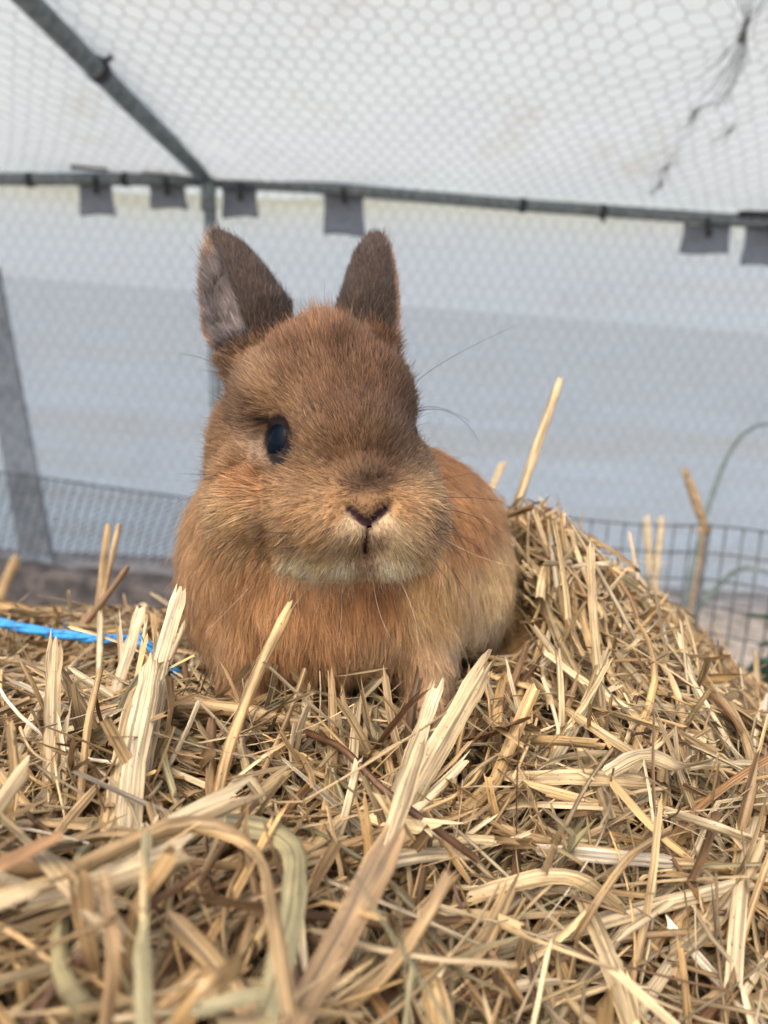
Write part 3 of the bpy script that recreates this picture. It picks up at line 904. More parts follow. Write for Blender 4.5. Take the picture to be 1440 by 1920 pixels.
tng = flow - hn * (flow * hn).sum(-1, keepdims=True); tng /= np.linalg.norm(tng, axis=1, keepdims=True) + 1e-9
lift = np.radians(np.where(ear_i >= 0, 18, np.where(bm > .5, 26, 27)) + rng.normal(0, 7, N))
crown = np.exp(-((px - 610) / 130) ** 2 - ((py - 605) / 45) ** 2) * (bm < .5)
lift += np.radians(28) * crown
ln = A[:, 3] * rng.lognormal(0, 0.22, N)
guard = (rng.random(N) < 0.03) & (ear_i < 0) & (A[:, 3] > 3.5); ln = np.where(guard, ln * rng.uniform(1.3, 1.9, N), ln); lift = np.where(guard, lift + np.radians(14), lift)
d0 = tng * np.cos(lift)[:, None] + hn * np.sin(lift)[:, None]
NP = 6
ts = np.linspace(0, 1, NP)
droop = np.stack([np.zeros(N), -np.ones(N), np.zeros(N)], -1) * (0.18 * bm + 0.03)[:, None] - hn * 0.16
pos = hp[:, None] + ln[:, None, None] * (d0[:, None] * ts[None, :, None] + droop[:, None] * (ts ** 2)[None, :, None])
pos -= hn[:, None] * 0.5
# clumping
K = 8000
gi = rng.choice(N, K, replace=False)
kd = kdtree.KDTree(K)
for q, i in enumerate(gi): kd.insert(hp[i], q)
kd.balance()
near = np.array([kd.find(v)[1] for v in hp.tolist()])
G = pos[gi[near]]
off = np.linalg.norm(hp - hp[gi[near]], axis=1)
cs = (0.16 + 0.34 * bm) * (ear_i < 0) * (off < 14) * rng.uniform(0.4, 1, N)
pos += (G - pos) * (cs[:, None] * (ts ** 1.5)[None])[..., None]
# stray wave
pos += (np.sin(ts * 5 + rng.uniform(0, 6.28, (N, 1)))[..., None] * rng.normal(0, 0.05, (N, 1, 3))) * (ln * (0.35 + .5 * bm))[:, None, None] * ts[None, :, None]
br = rng.lognormal(0, 0.26, N)
tick = rng.random(N)
face = (bm < .5) & (ear_i < 0)
br = np.where(face & (tick < 0.20), br * 0.45, br); br = np.where(face & (tick > 0.85), br * 1.5, br)
br = np.where(ear_i >= 0, br * rng.lognormal(0, .38, N), br)
cbr = rng.lognormal(0, 0.12, K)[near]
colr = np.clip(A[:, :3] * (br * cbr)[:, None] * TINT, 0.004, 0.92)
rad = (0.074 + 0.006 * bm) * rng.uniform(0.7, 1.2, N) / 1000
prof = np.array([0.8, 1, 1, 0.85, 0.6, 0.15])
hc = bpy.data.hair_curves.new('fur')
hc.add_curves([NP] * N)
wp = c2w(pos.reshape(-1, 3) / 1000) - rab_base
hc.position_data.foreach_set('vector', wp.astype(np.float32).ravel())
ra2 = hc.attributes.get('radius') or hc.attributes.new('radius', 'FLOAT', 'POINT')
ra2.data.foreach_set('value', (rad[:, None] * prof[None]).astype(np.float32).ravel())
ca = hc.attributes.new('col', 'FLOAT_COLOR', 'CURVE')
ca.data.foreach_set('color', np.c_[colr, np.ones(N)].astype(np.float32).ravel())
na = hc.attributes.new('nrm', 'FLOAT_VECTOR', 'CURVE')
nw = hn[:, 0:1] * RIGHT + hn[:, 1:2] * UP + hn[:, 2:3] * FWD + rng.normal(0, .12, (N, 3))
na.data.foreach_set('vector', (nw / np.linalg.norm(nw, axis=1, keepdims=True)).astype(np.float32).ravel())
hc.materials.append(M_fur)
fo = bpy.data.objects.new('fur', hc); link(fo, rabbit); fo['kind'] = 'stuff'

# --- whiskers
WH = [  # (points px), depth offset of tip mm, dark?
 ([(505,1008),(445,1050),(392,1086)], 6, 1), ([(560,1035),(505,1078)], 0, 1), ([(545,1005),(470,1052),(430,1072)], 2, 1),
 ([(795,905),(838,896),(882,888)], 8, 1), ([(818,934),(880,933),(944,941)], 10, 1), ([(820,955),(880,965),(945,1000)], 14, 1),
 ([(815,982),(850,1003)], 6, 1), ([(812,970),(845,985)], 4, 1), ([(800,1018),(840,1060),(884,1125)], 10, 1), ([(795,1035),(830,1075),(850,1110)], 6, 1),
 ([(778,718),(850,668),(968,610)], 20, 1), ([(785,770),(850,776),(898,828)], 14, 1), ([(788,765),(830,766),(880,790)], 14, 1),
 ([(430,695),(380,672),(334,663)], 16, 1), ([(395,890),(342,888)], 8, 1), ([(440,690),(475,712),(510,750)], -3, 1),
 ([(585,1090),(520,1180),(455,1275)], -6, 0), ([(610,1092),(592,1150)], -3, 0), ([(500,1060),(450,1120),(380,1190)], 6, 0),
 ([(760,1085),(800,1140),(870,1185)], 4, 0), ([(825,1005),(890,1040),(962,1062)], 14, 0), ([(640,1090),(640,1160),(632,1215)], -4, 0),
 ([(700,1085),(712,1150),(740,1210)], -4, 0), ([(745,1080),(775,1150),(785,1220)], -2, 0), ([(560,1085),(540,1130),(525,1170)], -2, 0),
]
r_ = np.random.default_rng(21)
for k in range(20):      # more fine whiskers on both pads
    if k % 2: x0, y0, dx, dy = r_.uniform(770, 815), r_.uniform(925, 1020), r_.uniform(60, 130), r_.uniform(-40, 90)
    else: x0, y0, dx, dy = r_.uniform(540, 610), r_.uniform(950, 1030), -r_.uniform(60, 150), r_.uniform(-10, 110)
    WH.append(([(x0, y0), (x0 + dx * .55, y0 + dy * .38), (x0 + dx, y0 + dy)], r_.uniform(2, 14), 1))
for pts, dz, dark in WH:
    d = trace(*pts[0])[2]
    if d > 480: d = 300.0
    q = np.array(pts, float); n = 10
    s = np.linspace(0, 1, n)
    if len(q) == 2: X, Y_ = q[0, 0] + s * (q[1, 0] - q[0, 0]), q[0, 1] + s * (q[1, 1] - q[0, 1])
    else:
        c1 = 2 * q[1] - (q[0] + q[2]) / 2
        X = (1 - s) ** 2 * q[0, 0] + 2 * s * (1 - s) * c1[0] + s * s * q[2, 0]; Y_ = (1 - s) ** 2 * q[0, 1] + 2 * s * (1 - s) * c1[1] + s * s * q[2, 1]
    W = P(X, Y_, (d + 1.5 - 5 * np.sin(s * 1.6) + dz * s) / 1000)
    b = MB(); b.tube(W, np.linspace(0.00013, 0.00005, n) * (1.0 if dark else 0.55), 4); b.build('whisker', M_whisk if dark else M_whisk2, rabbit)

# ================================================================== STRAW
NS, NC = 8, 5            # segments along, points across
def blades(c, dirv, up, L_, w, arc, bend, kink, twist, taper):
    """vectorised straw shells. c centre (n,3), dirv unit, up unit normal, all (n,..). returns V (n,NS,NC,3) and suv"""
    n = len(c)
    s = np.linspace(-0.5, 0.5, NS)
    sd2 = np.cross(dirv, up); sd2 /= np.linalg.norm(sd2, axis=1, keepdims=True) + 1e-9
    up = np.cross(sd2, dirv)
    # centreline: quadratic bend up/side + one kink
    kp = kink[:, 0][:, None]; over = np.maximum(s[None] - kp, 0)
    zb = bend[:, 0][:, None] * (s[None] ** 2 - .08) + kink[:, 1][:, None] * over
    xb = bend[:, 1][:, None] * (s[None] ** 2 - .08) + kink[:, 2][:, None] * over
    Cn = c[:, None] + L_[:, None, None] * (s[None, :, None] * dirv[:, None] + zb[..., None] * up[:, None] + xb[..., None] * sd2[:, None])
    T = np.gradient(Cn, axis=1); T /= np.linalg.norm(T, axis=2, keepdims=True) + 1e-9
    tw = twist[:, None] * s[None]
    U = up[:, None] - T * (T * up[:, None]).sum(-1, keepdims=True); U /= np.linalg.norm(U, axis=2, keepdims=True) + 1e-9
    S = np.cross(T, U)
    U2 = U * np.cos(tw)[..., None] + S * np.sin(tw)[..., None]; S2 = S * np.cos(tw)[..., None] - U * np.sin(tw)[..., None]
    a = np.linspace(-0.5, 0.5, NC)[None] * arc[:, None]                     # angles across
    r = w / 2 / np.where(arc < math.pi, np.sin(arc / 2), 1.0)
    wid = 1 - taper[:, None] * np.clip((s[None] + .5), 0, 1) ** 1.5
    ex = (r[:, None] * np.sin(a))[:, None, :] * wid[..., None]
    ey = (r[:, None] * (np.cos(a) - np.cos(arc / 2)[:, None]))[:, None, :] * wid[..., None]
    V = Cn[:, :, None] + ex[..., None] * S2[:, :, None] + ey[..., None] * U2[:, :, None]
    jag = rng.normal(0, 1.0, (n, 2, NC)) * (w * rng.uniform(.2, 1.6, n))[:, None, None]
    V[:, 0] += T[:, 0][:, None] * jag[:, 0][..., None]; V[:, -1] += T[:, -1][:, None] * jag[:, 1][..., None]
    seed = rng.uniform(0, 400, n)
    su = np.broadcast_to((np.linspace(-.5, .5, NC)[None, None] * (w * 1000 * np.maximum(arc / 2.2, 1))[:, None, None]), (n, NS, NC)) + seed[:, None, None]
    sv2 = np.broadcast_to((s[None, :, None] * (L_ * 1000)[:, None, None]), (n, NS, NC)) + seed[:, None, None] * 3
    sw = np.broadcast_to(seed[:, None, None] * 0.37, (n, NS, NC))
    return V, np.stack([su, sv2, sw], -1), Cn
_i = np.arange(NS * NC).reshape(NS, NC)
BF = np.stack([_i[:-1, :-1], _i[1:, :-1], _i[1:, 1:], _i[:-1, 1:]], -1).reshape(-1, 4)

PAL = np.array([lin(c) for c in ((212,186,138),(224,204,162),(196,166,118),(176,146,104),(206,172,118),(216,192,146),(150,116,78),(176,166,124),(122,90,62),(230,216,186))])
PAL = PAL * np.array([0.79, 0.77, 0.75])
PW = np.array([.2, .15, .17, .12, .13, .12, .04, .03, .02, .02]); PW /= PW.sum()

def surf_normal(x, y, e=0.012):
    gx_ = (hsurf(x + e, y) - hsurf(x - e, y)) / (2 * e); gy_ = (hsurf(x, y + e) - hsurf(x, y - e)) / (2 * e)
    n = np.stack([-gx_, -gy_, np.ones_like(gx_)], -1); return n / np.linalg.norm(n, axis=1, keepdims=True)

ALLV, ALLS, ALLC, ALLCN, ALLW = [], [], [], [], []
def put(c, dirv, up, L_, w, arc, bend, kink, twist, taper, col, check=True, rmax=1150):
    V, S, Cn = blades(c, dirv, up, L_, w, arc, bend, kink, twist, taper)
    ok = np.ones(len(c), bool)
    if check:
        q = w2c(Cn.reshape(-1, 3)); sdv = sd_all(q * 1000).reshape(len(c), NS)
        ok &= sdv.min(1) > -2.0
        px, py = ppx(q); px = px.reshape(len(c), NS); py = py.reshape(len(c), NS); dep = q[:, 2].reshape(len(c), NS)
        face = ((px > 300) & (px < 980) & (py < 1228) & (dep < .40) & (dep > 0.02)).any(1)
        ok &= ~face
        # keep the skyline of the heap as in the photograph, and the lens clear
        sky_ = np.interp(px, [0, 330, 700, 900, 960, 1040, 1150, 1300, 1440], [1140, 1140, 1250, 960, 930, 945, 1040, 1160, 1300])
        sky_ = sky_ - np.where(rng.random(len(c)) < .05, rng.uniform(10, 70, len(c)), 6)[:, None]
        ok &= ~((py < sky_) & (dep > 0.02) & (px > -100) & (px < 1540)).any(1)
        tw_y = np.interp(px, [-60, 0, 90, 180, 265], [1196, 1206, 1226, 1240, 1248])
        ok &= ~(((np.abs(py - tw_y + 6) < 20) & (px < 262) & (dep < .42)).any(1) & (rng.random(len(c)) < .93))
        ok &= ((np.hypot(np.diff(px, axis=1), np.diff(py, axis=1)).sum(1) < 420) | (py.min(1) > 1500))
        ok &= dep.min(1) > 0.118
        ok &= np.linalg.norm(q, axis=1).reshape(len(c), NS).min(1) > 0.125
    ALLV.append(V[ok]); ALLS.append(S[ok]); ALLC.append(col[ok]); ALLCN.append(Cn[ok]); ALLW.append(w[ok])

def rand_unit_az(n, mu, sd):
    a = rng.normal(mu, sd, n); return np.stack([np.cos(a), np.sin(a), np.zeros(n)], -1)

def scatter(n, xr, yr, Lm, Ls, wm, wsd, elev_mu, elev_sd, dep, arc_r, kind='lie', az=None, dark=1.0):
    x = rng.uniform(*xr, n); y = rng.uniform(*yr, n)
    nrm = surf_normal(x, y)
    a = rng.uniform(0, 2 * math.pi, n) if az is None else 1.6 + 1.9 * vnoise(x * 16, y * 16, 77, 2) + rng.normal(0, .45, n)
    hd = np.stack([np.cos(a), np.sin(a), np.zeros(n)], -1)
    hd = hd - nrm * (hd * nrm).sum(-1, keepdims=True); hd /= np.linalg.norm(hd, axis=1, keepdims=True)
    el = np.radians(rng.normal(elev_mu, elev_sd, n))
    dv = hd * np.cos(el)[:, None] + nrm * np.sin(el)[:, None]
    L_ = np.clip(rng.lognormal(math.log(Lm), Ls, n), 0.012, 0.15); w = np.clip(rng.normal(wm, wsd, n), 0.0005, 0.009)
    c = np.stack([x, y, hz(x, y)], -1) + nrm * rng.uniform(dep[0], dep[1], n)[:, None]
    up = nrm + rng.normal(0, 0.45, (n, 3)); up /= np.linalg.norm(up, axis=1, keepdims=True)
    arc = rng.uniform(*arc_r, n)
    bend = rng.normal(0, 0.24, (n, 2)); kink = np.stack([rng.uniform(-.3, .3, n), rng.normal(0, .35, n) * (rng.random(n) < .4), rng.normal(0, .5, n) * (rng.random(n) < .4)], -1)
    col = PAL[rng.choice(len(PAL), n, p=PW)] * rng.lognormal(-.04, 0.27, n)[:, None] * dark
    put(c, dv, up, L_, w, arc, bend, kink, rng.normal(0, 1.0, n), rng.uniform(0, .5, n), col)

# packed layers, then the loose top, then stalks standing on end, then thin stems and chaff
scatter(6500, (-.34, .36), (.07, .66), .070, .42, .0026, .0010, 0, 14, (-.046, -.010), (0.7, 4.6))
scatter(3800, (-.30, .34), (.08, .62), .085, .42, .0025, .0011, 4, 15, (-.016, .003), (0.6, 4.8), az=1)
scatter(900, (-.28, .32), (.08, .58), .070, .35, .0042, .0012, 5, 15, (-.012, .004), (0.6, 3.0), az=1)
scatter(1500, (-.08, .30), (.28, .62), .095, .40, .0028, .0010, 6, 14, (-.008, .006), (0.6, 4.8), az=1)
scatter(420, (-.24, .02), (.09, .30), .058, .35, .0034, .0013, 55, 18, (-.016, .004), (0.5, 4.0))
scatter(260, (.00, .26), (.12, .46), .050, .35, .0030, .0010, 42, 20, (-.014, .002), (0.5, 4.0))
scatter(3600, (-.26, .30), (.09, .55), .060, .45, .0010, .0004, 8, 22, (-.012, .006), (2.0, 5.5), dark=.8)
scatter(3400, (-.26, .30), (.09, .55), .018, .45, .0015, .0008, 15, 30, (-.014, .003), (0.4, 2.0))
# sides of the bale
def side_scatter(n, fx):
    p, nrm = fx(n); a = rng.normal(0, .5, n)
    t = np.cross(nrm, [0, 0, 1.0]); dv = t * np.cos(a)[:, None] + np.array([0, 0, 1.0]) * np.sin(a)[:, None] + nrm * rng.normal(0, .25, (n, 1))
    dv /= np.linalg.norm(dv, axis=1, keepdims=True)
    col = PAL[rng.choice(len(PAL), n, p=PW)] * rng.lognormal(0, 0.16, n)[:, None]
    put(p, dv, nrm + rng.normal(0, .3, (n, 3)), np.clip(rng.lognormal(math.log(.09), .4, n), .02, .22), np.clip(rng.normal(.0036, .001, n), .001, .008),
        rng.uniform(.6, 4.6, n), rng.normal(0, .14, (n, 2)), np.zeros((n, 3)), rng.normal(0, 1, n), rng.uniform(0, .5, n), col)
side_scatter(900, lambda n: (np.stack([np.full(n, .40) + rng.normal(0, .008, n), rng.uniform(0, .66, n), rng.uniform(.02, .30, n)], -1), np.tile([1.0, 0, 0], (n, 1))))
side_scatter(900, lambda n: (np.stack([rng.uniform(-.66, .40, n), np.full(n, .66) + rng.normal(0, .008, n), rng.uniform(.02, .30, n)], -1), np.tile([0, 1.0, 0], (n, 1))))

# hero straws read off the photograph: points (px,py), width px, colour, mode ('up' stands, 'lie' follows the heap), arc, depth shift mm
HERO = [
 ([(238,1560),(250,1420),(275,1300),(287,1235)],46,1,'up',1.6,0),([(212,1560),(222,1440),(243,1330),(262,1290)],30,0,'up',1.8,3),([(262,1500),(285,1380),(305,1285)],22,5,'up',1.8,-2),([(268,1400),(300,1240),(340,1104)],30,1,'up',1.0,-2),
 ([(205,1330),(245,1210),(264,1138)],24,1,'up',1.4,4),([(296,1300),(328,1215),(357,1145)],10,1,'up',1.5,0),
 ([(96,1450),(98,1310),(104,1200)],30,0,'up',1.4,0),([(186,1285),(187,1215),(189,1148)],12,1,'up',2.5,6),
 ([(402,1520),(428,1400),(478,1270),(545,1134)],23,4,'up',3.2,0),
 ([(765,1500),(838,1375),(910,1248)],46,5,'up',1.0,-6),([(742,1500),(790,1370),(822,1274)],34,1,'up',1.6,-4),
 ([(690,1700),(738,1550),(790,1390)],36,5,'up',1.4,-6),([(560,1900),(660,1720),(742,1560)],60,3,'up',1.0,-4),
 ([(465,1322),(550,1283),(640,1263),(740,1274),(812,1290)],13,2,'lie',3.5,-10),
 ([(130,1348),(300,1322),(440,1328),(600,1368),(725,1425)],27,2,'lie',3.8,-10),
 ([(-30,1510),(110,1625),(230,1760)],46,5,'lie',1.0,-18),([(-40,1705),(60,1665),(135,1640)],32,5,'lie',1.0,-30),
 ([(135,1635),(250,1575),(345,1532),(430,1548),(490,1600),(512,1710),(548,1930)],34,2,'lie',2.0,-26),
 ([(400,1545),(500,1550),(556,1580),(552,1700),(500,1910)],46,7,'lie',1.0,-20),
 ([(952,1000),(1002,852),(1050,714)],17,0,'up',4.0,40),([(905,950),(945,864)],14,0,'up',2.0,50),
 ([(1130,1340),(1112,1160),(1107,1022)],17,0,'up',2.2,0),([(1222,1170),(1218,1070),(1212,968)],14,1,'up',3.0,60),
 ([(1224,1170),(1230,1070),(1240,976)],14,1,'up',3.0,60),([(1421,1350),(1419,1285),(1418,1222)],11,0,'up',3.0,0),
 ([(955,1462),(1080,1455),(1215,1466)],29,0,'lie',0.8,-8),([(1130,1455),(1215,1402),(1262,1442),(1335,1424)],28,1,'lie',1.0,-12),
 ([(1008,1594),(1130,1606),(1262,1616)],25,9,'lie',1.0,-8),([(880,1682),(1020,1640),(1085,1644),(1165,1704)],27,0,'lie',1.2,-10),
 ([(1090,1680),(1140,1790),(1188,1940)],35,5,'lie',1.0,-10),([(1255,1556),(1180,1602),(1120,1690),(1075,1765)],14,2,'lie',3.0,-12),
 ([(1250,1520),(1340,1550),(1460,1590)],19,1,'lie',2.0,-10),([(560,1368),(650,1402),(705,1475),(800,1540),(895,1612)],14,8,'lie',3.5,-12),
 ([(172,1215),(188,1110),(202,984)],14,4,'up',2.5,30),([(176,1215),(196,1110),(223,984)],12,2,'up',2.5,30),
 ([(110,1225),(180,1145),(240,1062)],12,6,'up',3.0,20),([(-10,1140),(30,1048)],19,2,'up',2.0,20),
 ([(-40,1560),(50,1438)],32,5,'up',1.0,-20),([(330,1925),(395,1850),(452,1805)],40,4,'lie',1.0,-18),
 ([(360,1895),(490,1862)],28,7,'lie',1.0,-24),([(428,1545),(485,1490),(545,1442)],30,0,'up',1.0,-8),
 ([(558,1625),(605,1570),(652,1520)],24,0,'up',1.2,-6),([(40,1240),(90,1262),(165,1295)],24,1,'lie',1.0,-6),
 ([(310,1215),(410,1232),(515,1260)],17,2,'lie',1.5,-10),([(630,1310),(720,1345),(775,1375)],30,1,'lie',1.2,-8),
 ([(1290,1180),(1200,1125),(1070,1100)],16,2,'lie',1.0,-6),([(1020,1255),(1030,1190),(1115,1140),(1200,1150)],13,1,'lie',1.0,-14),
 ([(1150,1420),(1250,1320),(1330,1225)],20,2,'lie',1.0,-8),([(1180,1320),(1300,1335),(1430,1345)],16,1,'lie',1.0,-8),
 ([(1000,1290),(1120,1370),(1230,1440)],16,0,'lie',1.5,-8),([(900,1500),(950,1420),(962,1345)],12,3,'up',1.5,0),
 ([(270,1700),(275,1560)],20,7,'up',1.5,-25),([(270,1920),(268,1760)],40,7,'up',1.0,-25),([(200,1910),(215,1800),(195,1640)],26,3,'up',1.0,-20),
 ([(30,1420),(65,1340),(100,1290)],16,1,'up',1.0,4),([(150,1500),(165,1350),(190,1250)],14,4,'up',2.0,2),([(330,1500),(300,1400),(318,1370)],14,7,'up',2.0,0),
 ([(395,1450),(396,1350)],20,6,'up',3.0,4),([(700,1850),(780,1720),(860,1640)],26,2,'lie',1.2,-8),([(980,1880),(900,1760),(860,1650)],16,3,'lie',2.0,-8),
]
def polyline(q, n):
    q = np.asarray(q, float)
    d = np.r_[0, np.cumsum(np.linalg.norm(np.diff(q, axis=0), axis=1))]; d /= d[-1]
    s = np.linspace(0, 1, n)
    L0 = np.stack([np.interp(s, d, q[:, k]) for k in range(q.shape[1])], -1)
    for _ in range(2): L0[1:-1] = 0.25 * L0[:-2] + 0.5 * L0[1:-1] + 0.25 * L0[2:]
    return L0
HEROES = []
NHS = 14
for pts, wpx, ci, mode, arc, sh in HERO:
    sh = sh / 1000 * (1.6 if mode == 'lie' else 1)
    if mode == 'up':
        D0 = float(w2c(heap_hit(*pts[0]))[2]) + sh
        q = [P(px_, py_, D0 + 0.012 * k) for k, (px_, py_) in enumerate(pts)]
        ext = np.array(q[0]) + (np.array(q[0]) - np.array(q[1])) / np.linalg.norm(np.array(q[0]) - np.array(q[1])) * 0.012
        q = [ext] + q
    else:
        q = [P(px_, py_, float(w2c(heap_hit(px_, py_))[2]) + sh + (0.012 if k in (0, len(pts) - 1) else 0)) for k, (px_, py_) in enumerate(pts)]
    Cn = polyline(q, NHS)
    dm = float(np.mean(w2c(Cn)[:, 2])); w = wpx / FPX * dm
    T = np.gradient(Cn, axis=0); T /= np.linalg.norm(T, axis=1, keepdims=True)
    tocam = CAM - Cn; tocam /= np.linalg.norm(tocam, axis=1, keepdims=True)
    tocam = tocam + rng.normal(0, .25, 3)
    U = tocam - T * (T * tocam).sum(-1, keepdims=True); U /= np.linalg.norm(U, axis=1, keepdims=True); S = np.cross(T, U)
    nc = 7; a = np.linspace(-.5, .5, nc) * arc; r = w / 2 / (math.sin(arc / 2) if arc < math.pi else 1)
    wid = np.ones(NHS) * (1 + 0.06 * rng.normal(size=NHS)); wid[-1] *= 0.75
    ex = np.sin(a)[None] * r * wid[:, None]; ey = (np.cos(a) - math.cos(arc / 2))[None] * r * wid[:, None]
    V = Cn[:, None] + ex[..., None] * S[:, None] + ey[..., None] * U[:, None]
    jg = rng.normal(0, .35, (2, nc)) * w; V[0] += T[0] * jg[0][:, None]; V[-1] += T[-1] * jg[1][:, None]
    seed = rng.uniform(0, 400); Lm = np.linalg.norm(np.diff(Cn, axis=0), axis=1).sum() * 1000
    sx = np.broadcast_to(np.linspace(-.5, .5, nc)[None] * w * 1000, (NHS, nc)) + seed
    sy = np.broadcast_to(np.linspace(0, 1, NHS)[:, None] * Lm, (NHS, nc)) + seed * 3
    HEROES.append((V.reshape(-1, 3), np.stack([sx, sy, np.full_like(sx, seed * .37)], -1).reshape(-1, 3), PAL[ci] * rng.uniform(.9, 1.08)))
_i = np.arange(NHS * 7).reshape(NHS, 7)
HF = np.stack([_i[:-1, :-1], _i[1:, :-1], _i[1:, 1:], _i[:-1, 1:]], -1).reshape(-1, 4)

bale = empty('straw_bale', (-.12, .3, 0))
tag(bale, 'loosened golden straw bale with blue twine carrying the rabbit', 'straw bale')
# packed core
gxx, gyy = np.meshgrid(np.linspace(-.66, .40, 90), np.linspace(-.08, .66, 70), indexing='ij')
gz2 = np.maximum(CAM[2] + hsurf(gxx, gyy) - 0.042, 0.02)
n0, n1 = gxx.shape; top_v = np.stack([gxx, gyy, gz2], -1).reshape(-1, 3)
idx = np.arange(n0 * n1).reshape(n0, n1)
F = np.stack([idx[:-1, :-1], idx[1:, :-1], idx[1:, 1:], idx[:-1, 1:]], -1).reshape(-1, 4).tolist()
rim = np.r_[idx[:, 0], idx[-1, 1:], idx[::-1, -1][1:], idx[0, ::-1][1:-1]]
bot = top_v[rim].copy(); bot[:, 2] = 0.0; nb = len(top_v)
for k in range(len(rim)): F.append([int(rim[k]), nb + k, nb + (k + 1) % len(rim), int(rim[(k + 1) % len(rim)])])
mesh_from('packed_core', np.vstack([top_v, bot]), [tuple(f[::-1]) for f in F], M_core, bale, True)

V = np.concatenate(ALLV); S = np.concatenate(ALLS); C = np.concatenate(ALLC); CN = np.concatenate(ALLCN); Wd = np.concatenate(ALLW)
q = w2c(CN.reshape(-1, 3)); pxa, pya = ppx(q); pxa = pxa.reshape(-1, NS); pya = pya.reshape(-1, NS); dep = q[:, 2].reshape(-1, NS)
inview = ((pxa > 0) & (pxa < 1440) & (pya > 900) & (pya < 1920) & (dep > .05)).mean(1)
exposed = (CN[..., 2] - hz(CN[..., 0], CN[..., 1])).mean(1)
plen = np.hypot(np.diff(pxa, axis=1), np.diff(pya, axis=1)).sum(1)
score = inview * plen * (Wd / dep.mean(1)) * smooth(-.006, .006, exposed)
order = np.argsort(-score); NI = 300 - len(HEROES); pick = order[:NI]; rest = order[NI:]
print('straws', len(V), 'individual', NI, 'heroes', len(HEROES))
for Vh, Sh, ch in HEROES:
    mesh_from('straw', Vh, HF, M_straw, bale, True, np.tile(ch, (len(Vh), 1)), Sh)
for k in pick:
    mesh_from('straw', V[k].reshape(-1, 3), BF, M_straw, bale, True, np.tile(C[k], (NS * NC, 1)), S[k].reshape(-1, 3))
Fr = (BF[None] + (np.arange(len(rest)) * NS * NC)[:, None, None]).reshape(-1, 4)
o = mesh_from('loose_straw', V[rest].reshape(-1, 3), Fr, M_straw, bale, True, np.repeat(C[rest], NS * NC, axis=0), S[rest].reshape(-1, 3))
o['kind'] = 'stuff'

# blue baler twine
tp = [heap_hit(x, y) + np.array([0, -.004, .013]) for x, y in ((-60, 1196), (0, 1206), (90, 1226), (180, 1240), (265, 1248), (340, 1254))]
tp = polyline(tp, 26); tp[-3:, 2] -= [.003, .008, .014]
V = []; F = []; n = len(tp); T = np.gradient(tp, axis=0); T /= np.linalg.norm(T, axis=1, keepdims=True)
tw_root = empty('baler_twine', tuple(tp[12]))
for st_ in range(3):
    b = MB(); ph = st_ * 2.1; s = np.linspace(0, 1, n)
    sdv = np.cross(T, [0, 0, 1.0]); upv_ = np.cross(sdv, T)
    b.tube(tp + sdv * (0.0016 * np.cos(s * 14 + ph))[:, None] + upv_ * (0.0012 * np.sin(s * 14 + ph))[:, None], 0.0018 - 0.0006 * s, 6)
    b.build('strand', M_twine, tw_root)
b = MB(); r_ = np.random.default_rng(9)
for k in range(16):      # frayed fibres
    i0 = r_.integers(1, n - 3); p0 = tp[i0]; dv = T[i0] * r_.uniform(.004, .012) + r_.normal(0, .0025, 3)
    b.tube([p0, p0 + dv * .6 + [0, 0, .0015], p0 + dv + [0, 0, .002 + .002 * r_.random()]], 0.00022, 4)
b.build('loose_fibre', M_twine, tw_root)['kind'] = 'stuff'
tag(tw_root, 'bright blue baler twine lying across the straw beside the rabbit', 'twine')

# ================================================================== WIRE PEN, PLANTS at the right
pen = empty('wire_pen_panel', (0.5, 1.2, 0))
zt = float(on_y(1100, 968, 1.25)[2])
corner_ = on_y(1322, 985, 1.20)
A0 = on_y(960, 972, 1.28); B1 = np.array([corner_[0] + 0.34, 0.92, corner_[2] - 0.005])
def pen_pt(s):     # plan of the panel: straight run then a turn towards the camera
    s = np.asarray(s, float)
    l1 = np.linalg.norm((corner_ - A0)[:2])
    p = np.where((s <= l1)[..., None], A0[:2] + (corner_ - A0)[:2] * (s / l1)[..., None],
                 corner_[:2] + (B1 - corner_)[:2] * ((s - l1) / np.linalg.norm((B1 - corner_)[:2]))[..., None])
    return p
l_all = np.linalg.norm((corner_ - A0)[:2]) + np.linalg.norm((B1 - corner_)[:2])
l1 = np.linalg.norm((corner_ - A0)[:2])
s = 0.0; k = 0
while s < l_all:
    p = pen_pt(np.array([s]))[0]; ztop = A0[2] + (corner_[2] - A0[2]) * min(s / l1, 1) + .003 * math.sin(s * 20)
    if s > l1: ztop = corner_[2] - 0.01 * (s - l1)
    b = MB(); b.tube([(p[0] - .01, p[1], 0.0), (p[0], p[1] + .002, ztop * .5), (p[0] + .004, p[1], ztop + 0.003)], 0.0017 if abs(s - l1) > .013 else 0.0045, 5)
    b.build('upright_wire', M_dwire, pen); s += 0.0262; k += 1
ss = np.linspace(0, l_all, 40)
for j in range(7):
    pp = pen_pt(ss); zz = np.where(ss <= l1, A0[2] + (corner_[2] - A0[2]) * ss / l1, corner_[2] - 0.01 * (ss - l1)) - j * 0.044
    if zz.min() < 0.01: break
    b = MB(); b.tube(np.c_[pp, zz + .003 * np.sin(ss * 20)], 0.0017, 5); b.build('cross_wire', M_dwire, pen)
tag(pen, 'weathered wire pen panel standing behind the straw on the ground', 'wire panel')

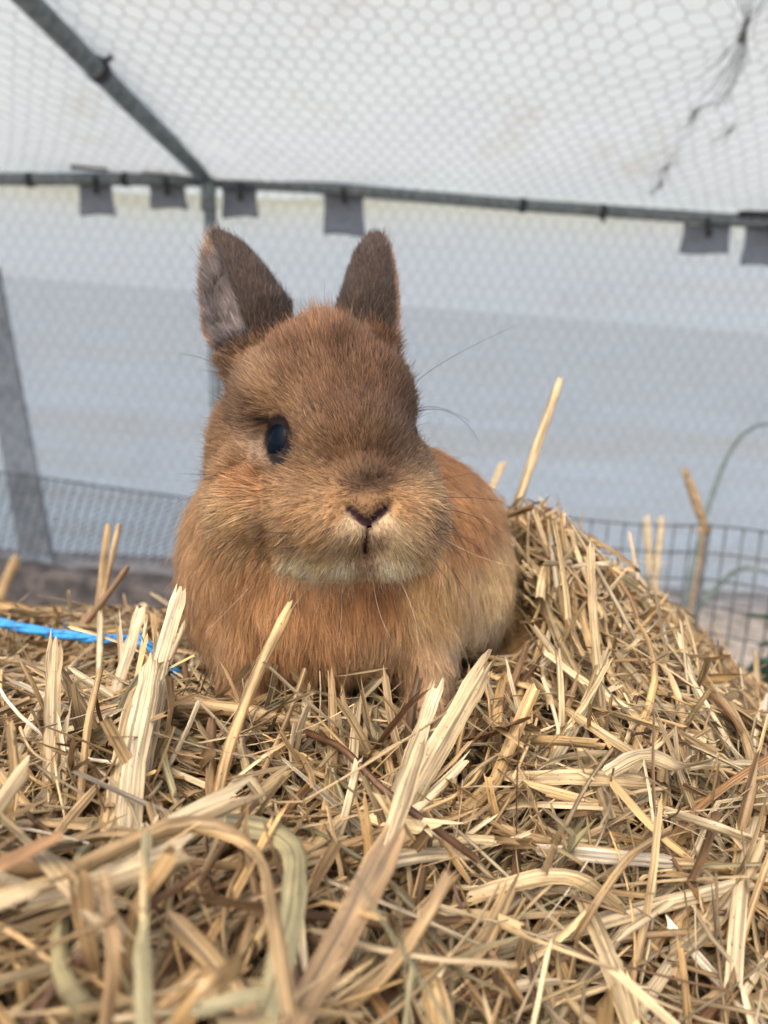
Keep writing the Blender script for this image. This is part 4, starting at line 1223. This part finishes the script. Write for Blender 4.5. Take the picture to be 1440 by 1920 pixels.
# dry stalk with seed head beside the pen corner
base = on_y(1322, 1000, 1.17); root = empty('dry_stalk', (base[0] - .03, base[1], 0))
b = MB(); b.tube(polyline([(base[0] - .03, base[1], 0), (base[0] - .012, base[1], .18), base, on_y(1312, 965, 1.17)], 14), 0.003, 6); b.build('stem', M_seed, root)
sp = polyline([on_y(1326, 1002, 1.17), on_y(1308, 950, 1.17), on_y(1296, 915, 1.17), on_y(1282, 878, 1.17)], 18)
b = MB(); b.tube(sp, 0.003 + 0.0048 * np.sin(np.linspace(0.2, 2.9, 18)) + .001 * np.sin(np.arange(18) * 2.5), 8)
for k in range(3):
    c = sp[2 + k]; b.tube([c, c + np.array([-.02 + .02 * k, 0, -.012 - .004 * k])], [0.002, 0.0006], 5)
b.build('seed_head', M_seed, root)
tag(root, 'dry brown grass stalk with drooping seed head at the wire pen corner', 'dry stalk')

def leaf_blade(pts, w, name, mat, parent=None):
    q = polyline(pts, 16); T = np.gradient(q, axis=0); T /= np.linalg.norm(T, axis=1, keepdims=True)
    sd = np.cross(T, [0, 1.0, 0.1]); sd /= np.linalg.norm(sd, axis=1, keepdims=True); up = np.cross(sd, T)
    wd = w * np.sin(np.linspace(.35, 3.1, 16)) ** .7
    V = np.stack([q - sd * wd[:, None] / 2 + up * wd[:, None] * .2, q, q + sd * wd[:, None] / 2 + up * wd[:, None] * .2], 1).reshape(-1, 3)
    i = np.arange(48).reshape(16, 3); F = np.stack([i[:-1, :-1], i[1:, :-1], i[1:, 1:], i[:-1, 1:]], -1).reshape(-1, 4)
    return mesh_from(name, V, F, mat, parent)
gb = on_y(1310, 1010, 1.62); root = empty('grass_plant', (gb[0] - .02, gb[1], 0))
leaf_blade([(gb[0] - .02, gb[1], 0), (gb[0] - .01, gb[1], .15), gb, on_y(1348, 890, 1.62), on_y(1385, 808, 1.60), on_y(1430, 780, 1.58), on_y(1500, 800, 1.55)], 0.013, 'leaf', M_leaf2, root)
leaf_blade([(gb[0] - .02, gb[1], 0), (gb[0] + .02, gb[1], .12), (gb[0] + .09, gb[1] - .02, .22), (gb[0] + .17, gb[1] - .05, .2)], 0.014, 'leaf', M_leaf2, root)
tag(root, 'tall arching green grass blade growing behind the wire pen', 'grass plant')

def weed(x, y, h, n, seed, label):
    r = np.random.default_rng(seed); root = empty('leafy_weed', (x, y, 0))
    for k in range(n):
        a = r.uniform(0, 6.28); sp_ = r.uniform(.3, 1.0); hh_ = h * r.uniform(.55, 1.1)
        tip = np.array([x + math.cos(a) * .14 * sp_, y + math.sin(a) * .14 * sp_, hh_ * r.uniform(.7, 1)])
        mid = np.array([x + math.cos(a) * .06 * sp_, y + math.sin(a) * .06 * sp_, hh_])
        leaf_blade([(x, y, 0), (x + math.cos(a) * .02, y + math.sin(a) * .02, hh_ * .5), mid, tip], r.uniform(.012, .024), 'leaf', M_leaf if r.random() < .8 else M_leaf2, root)
    return tag(root, label, 'weed', 'green weeds between the bale and the pen')
weed(0.53, 0.92, 0.24, 38, 1, 'dark green leafy weed growing between straw bale and wire pen corner')
weed(0.66, 1.02, 0.27, 34, 2, 'taller dark green weed growing against the wire pen past the corner')
weed(0.475, 0.82, 0.17, 26, 3, 'low dark green weed close against the side of the bale')
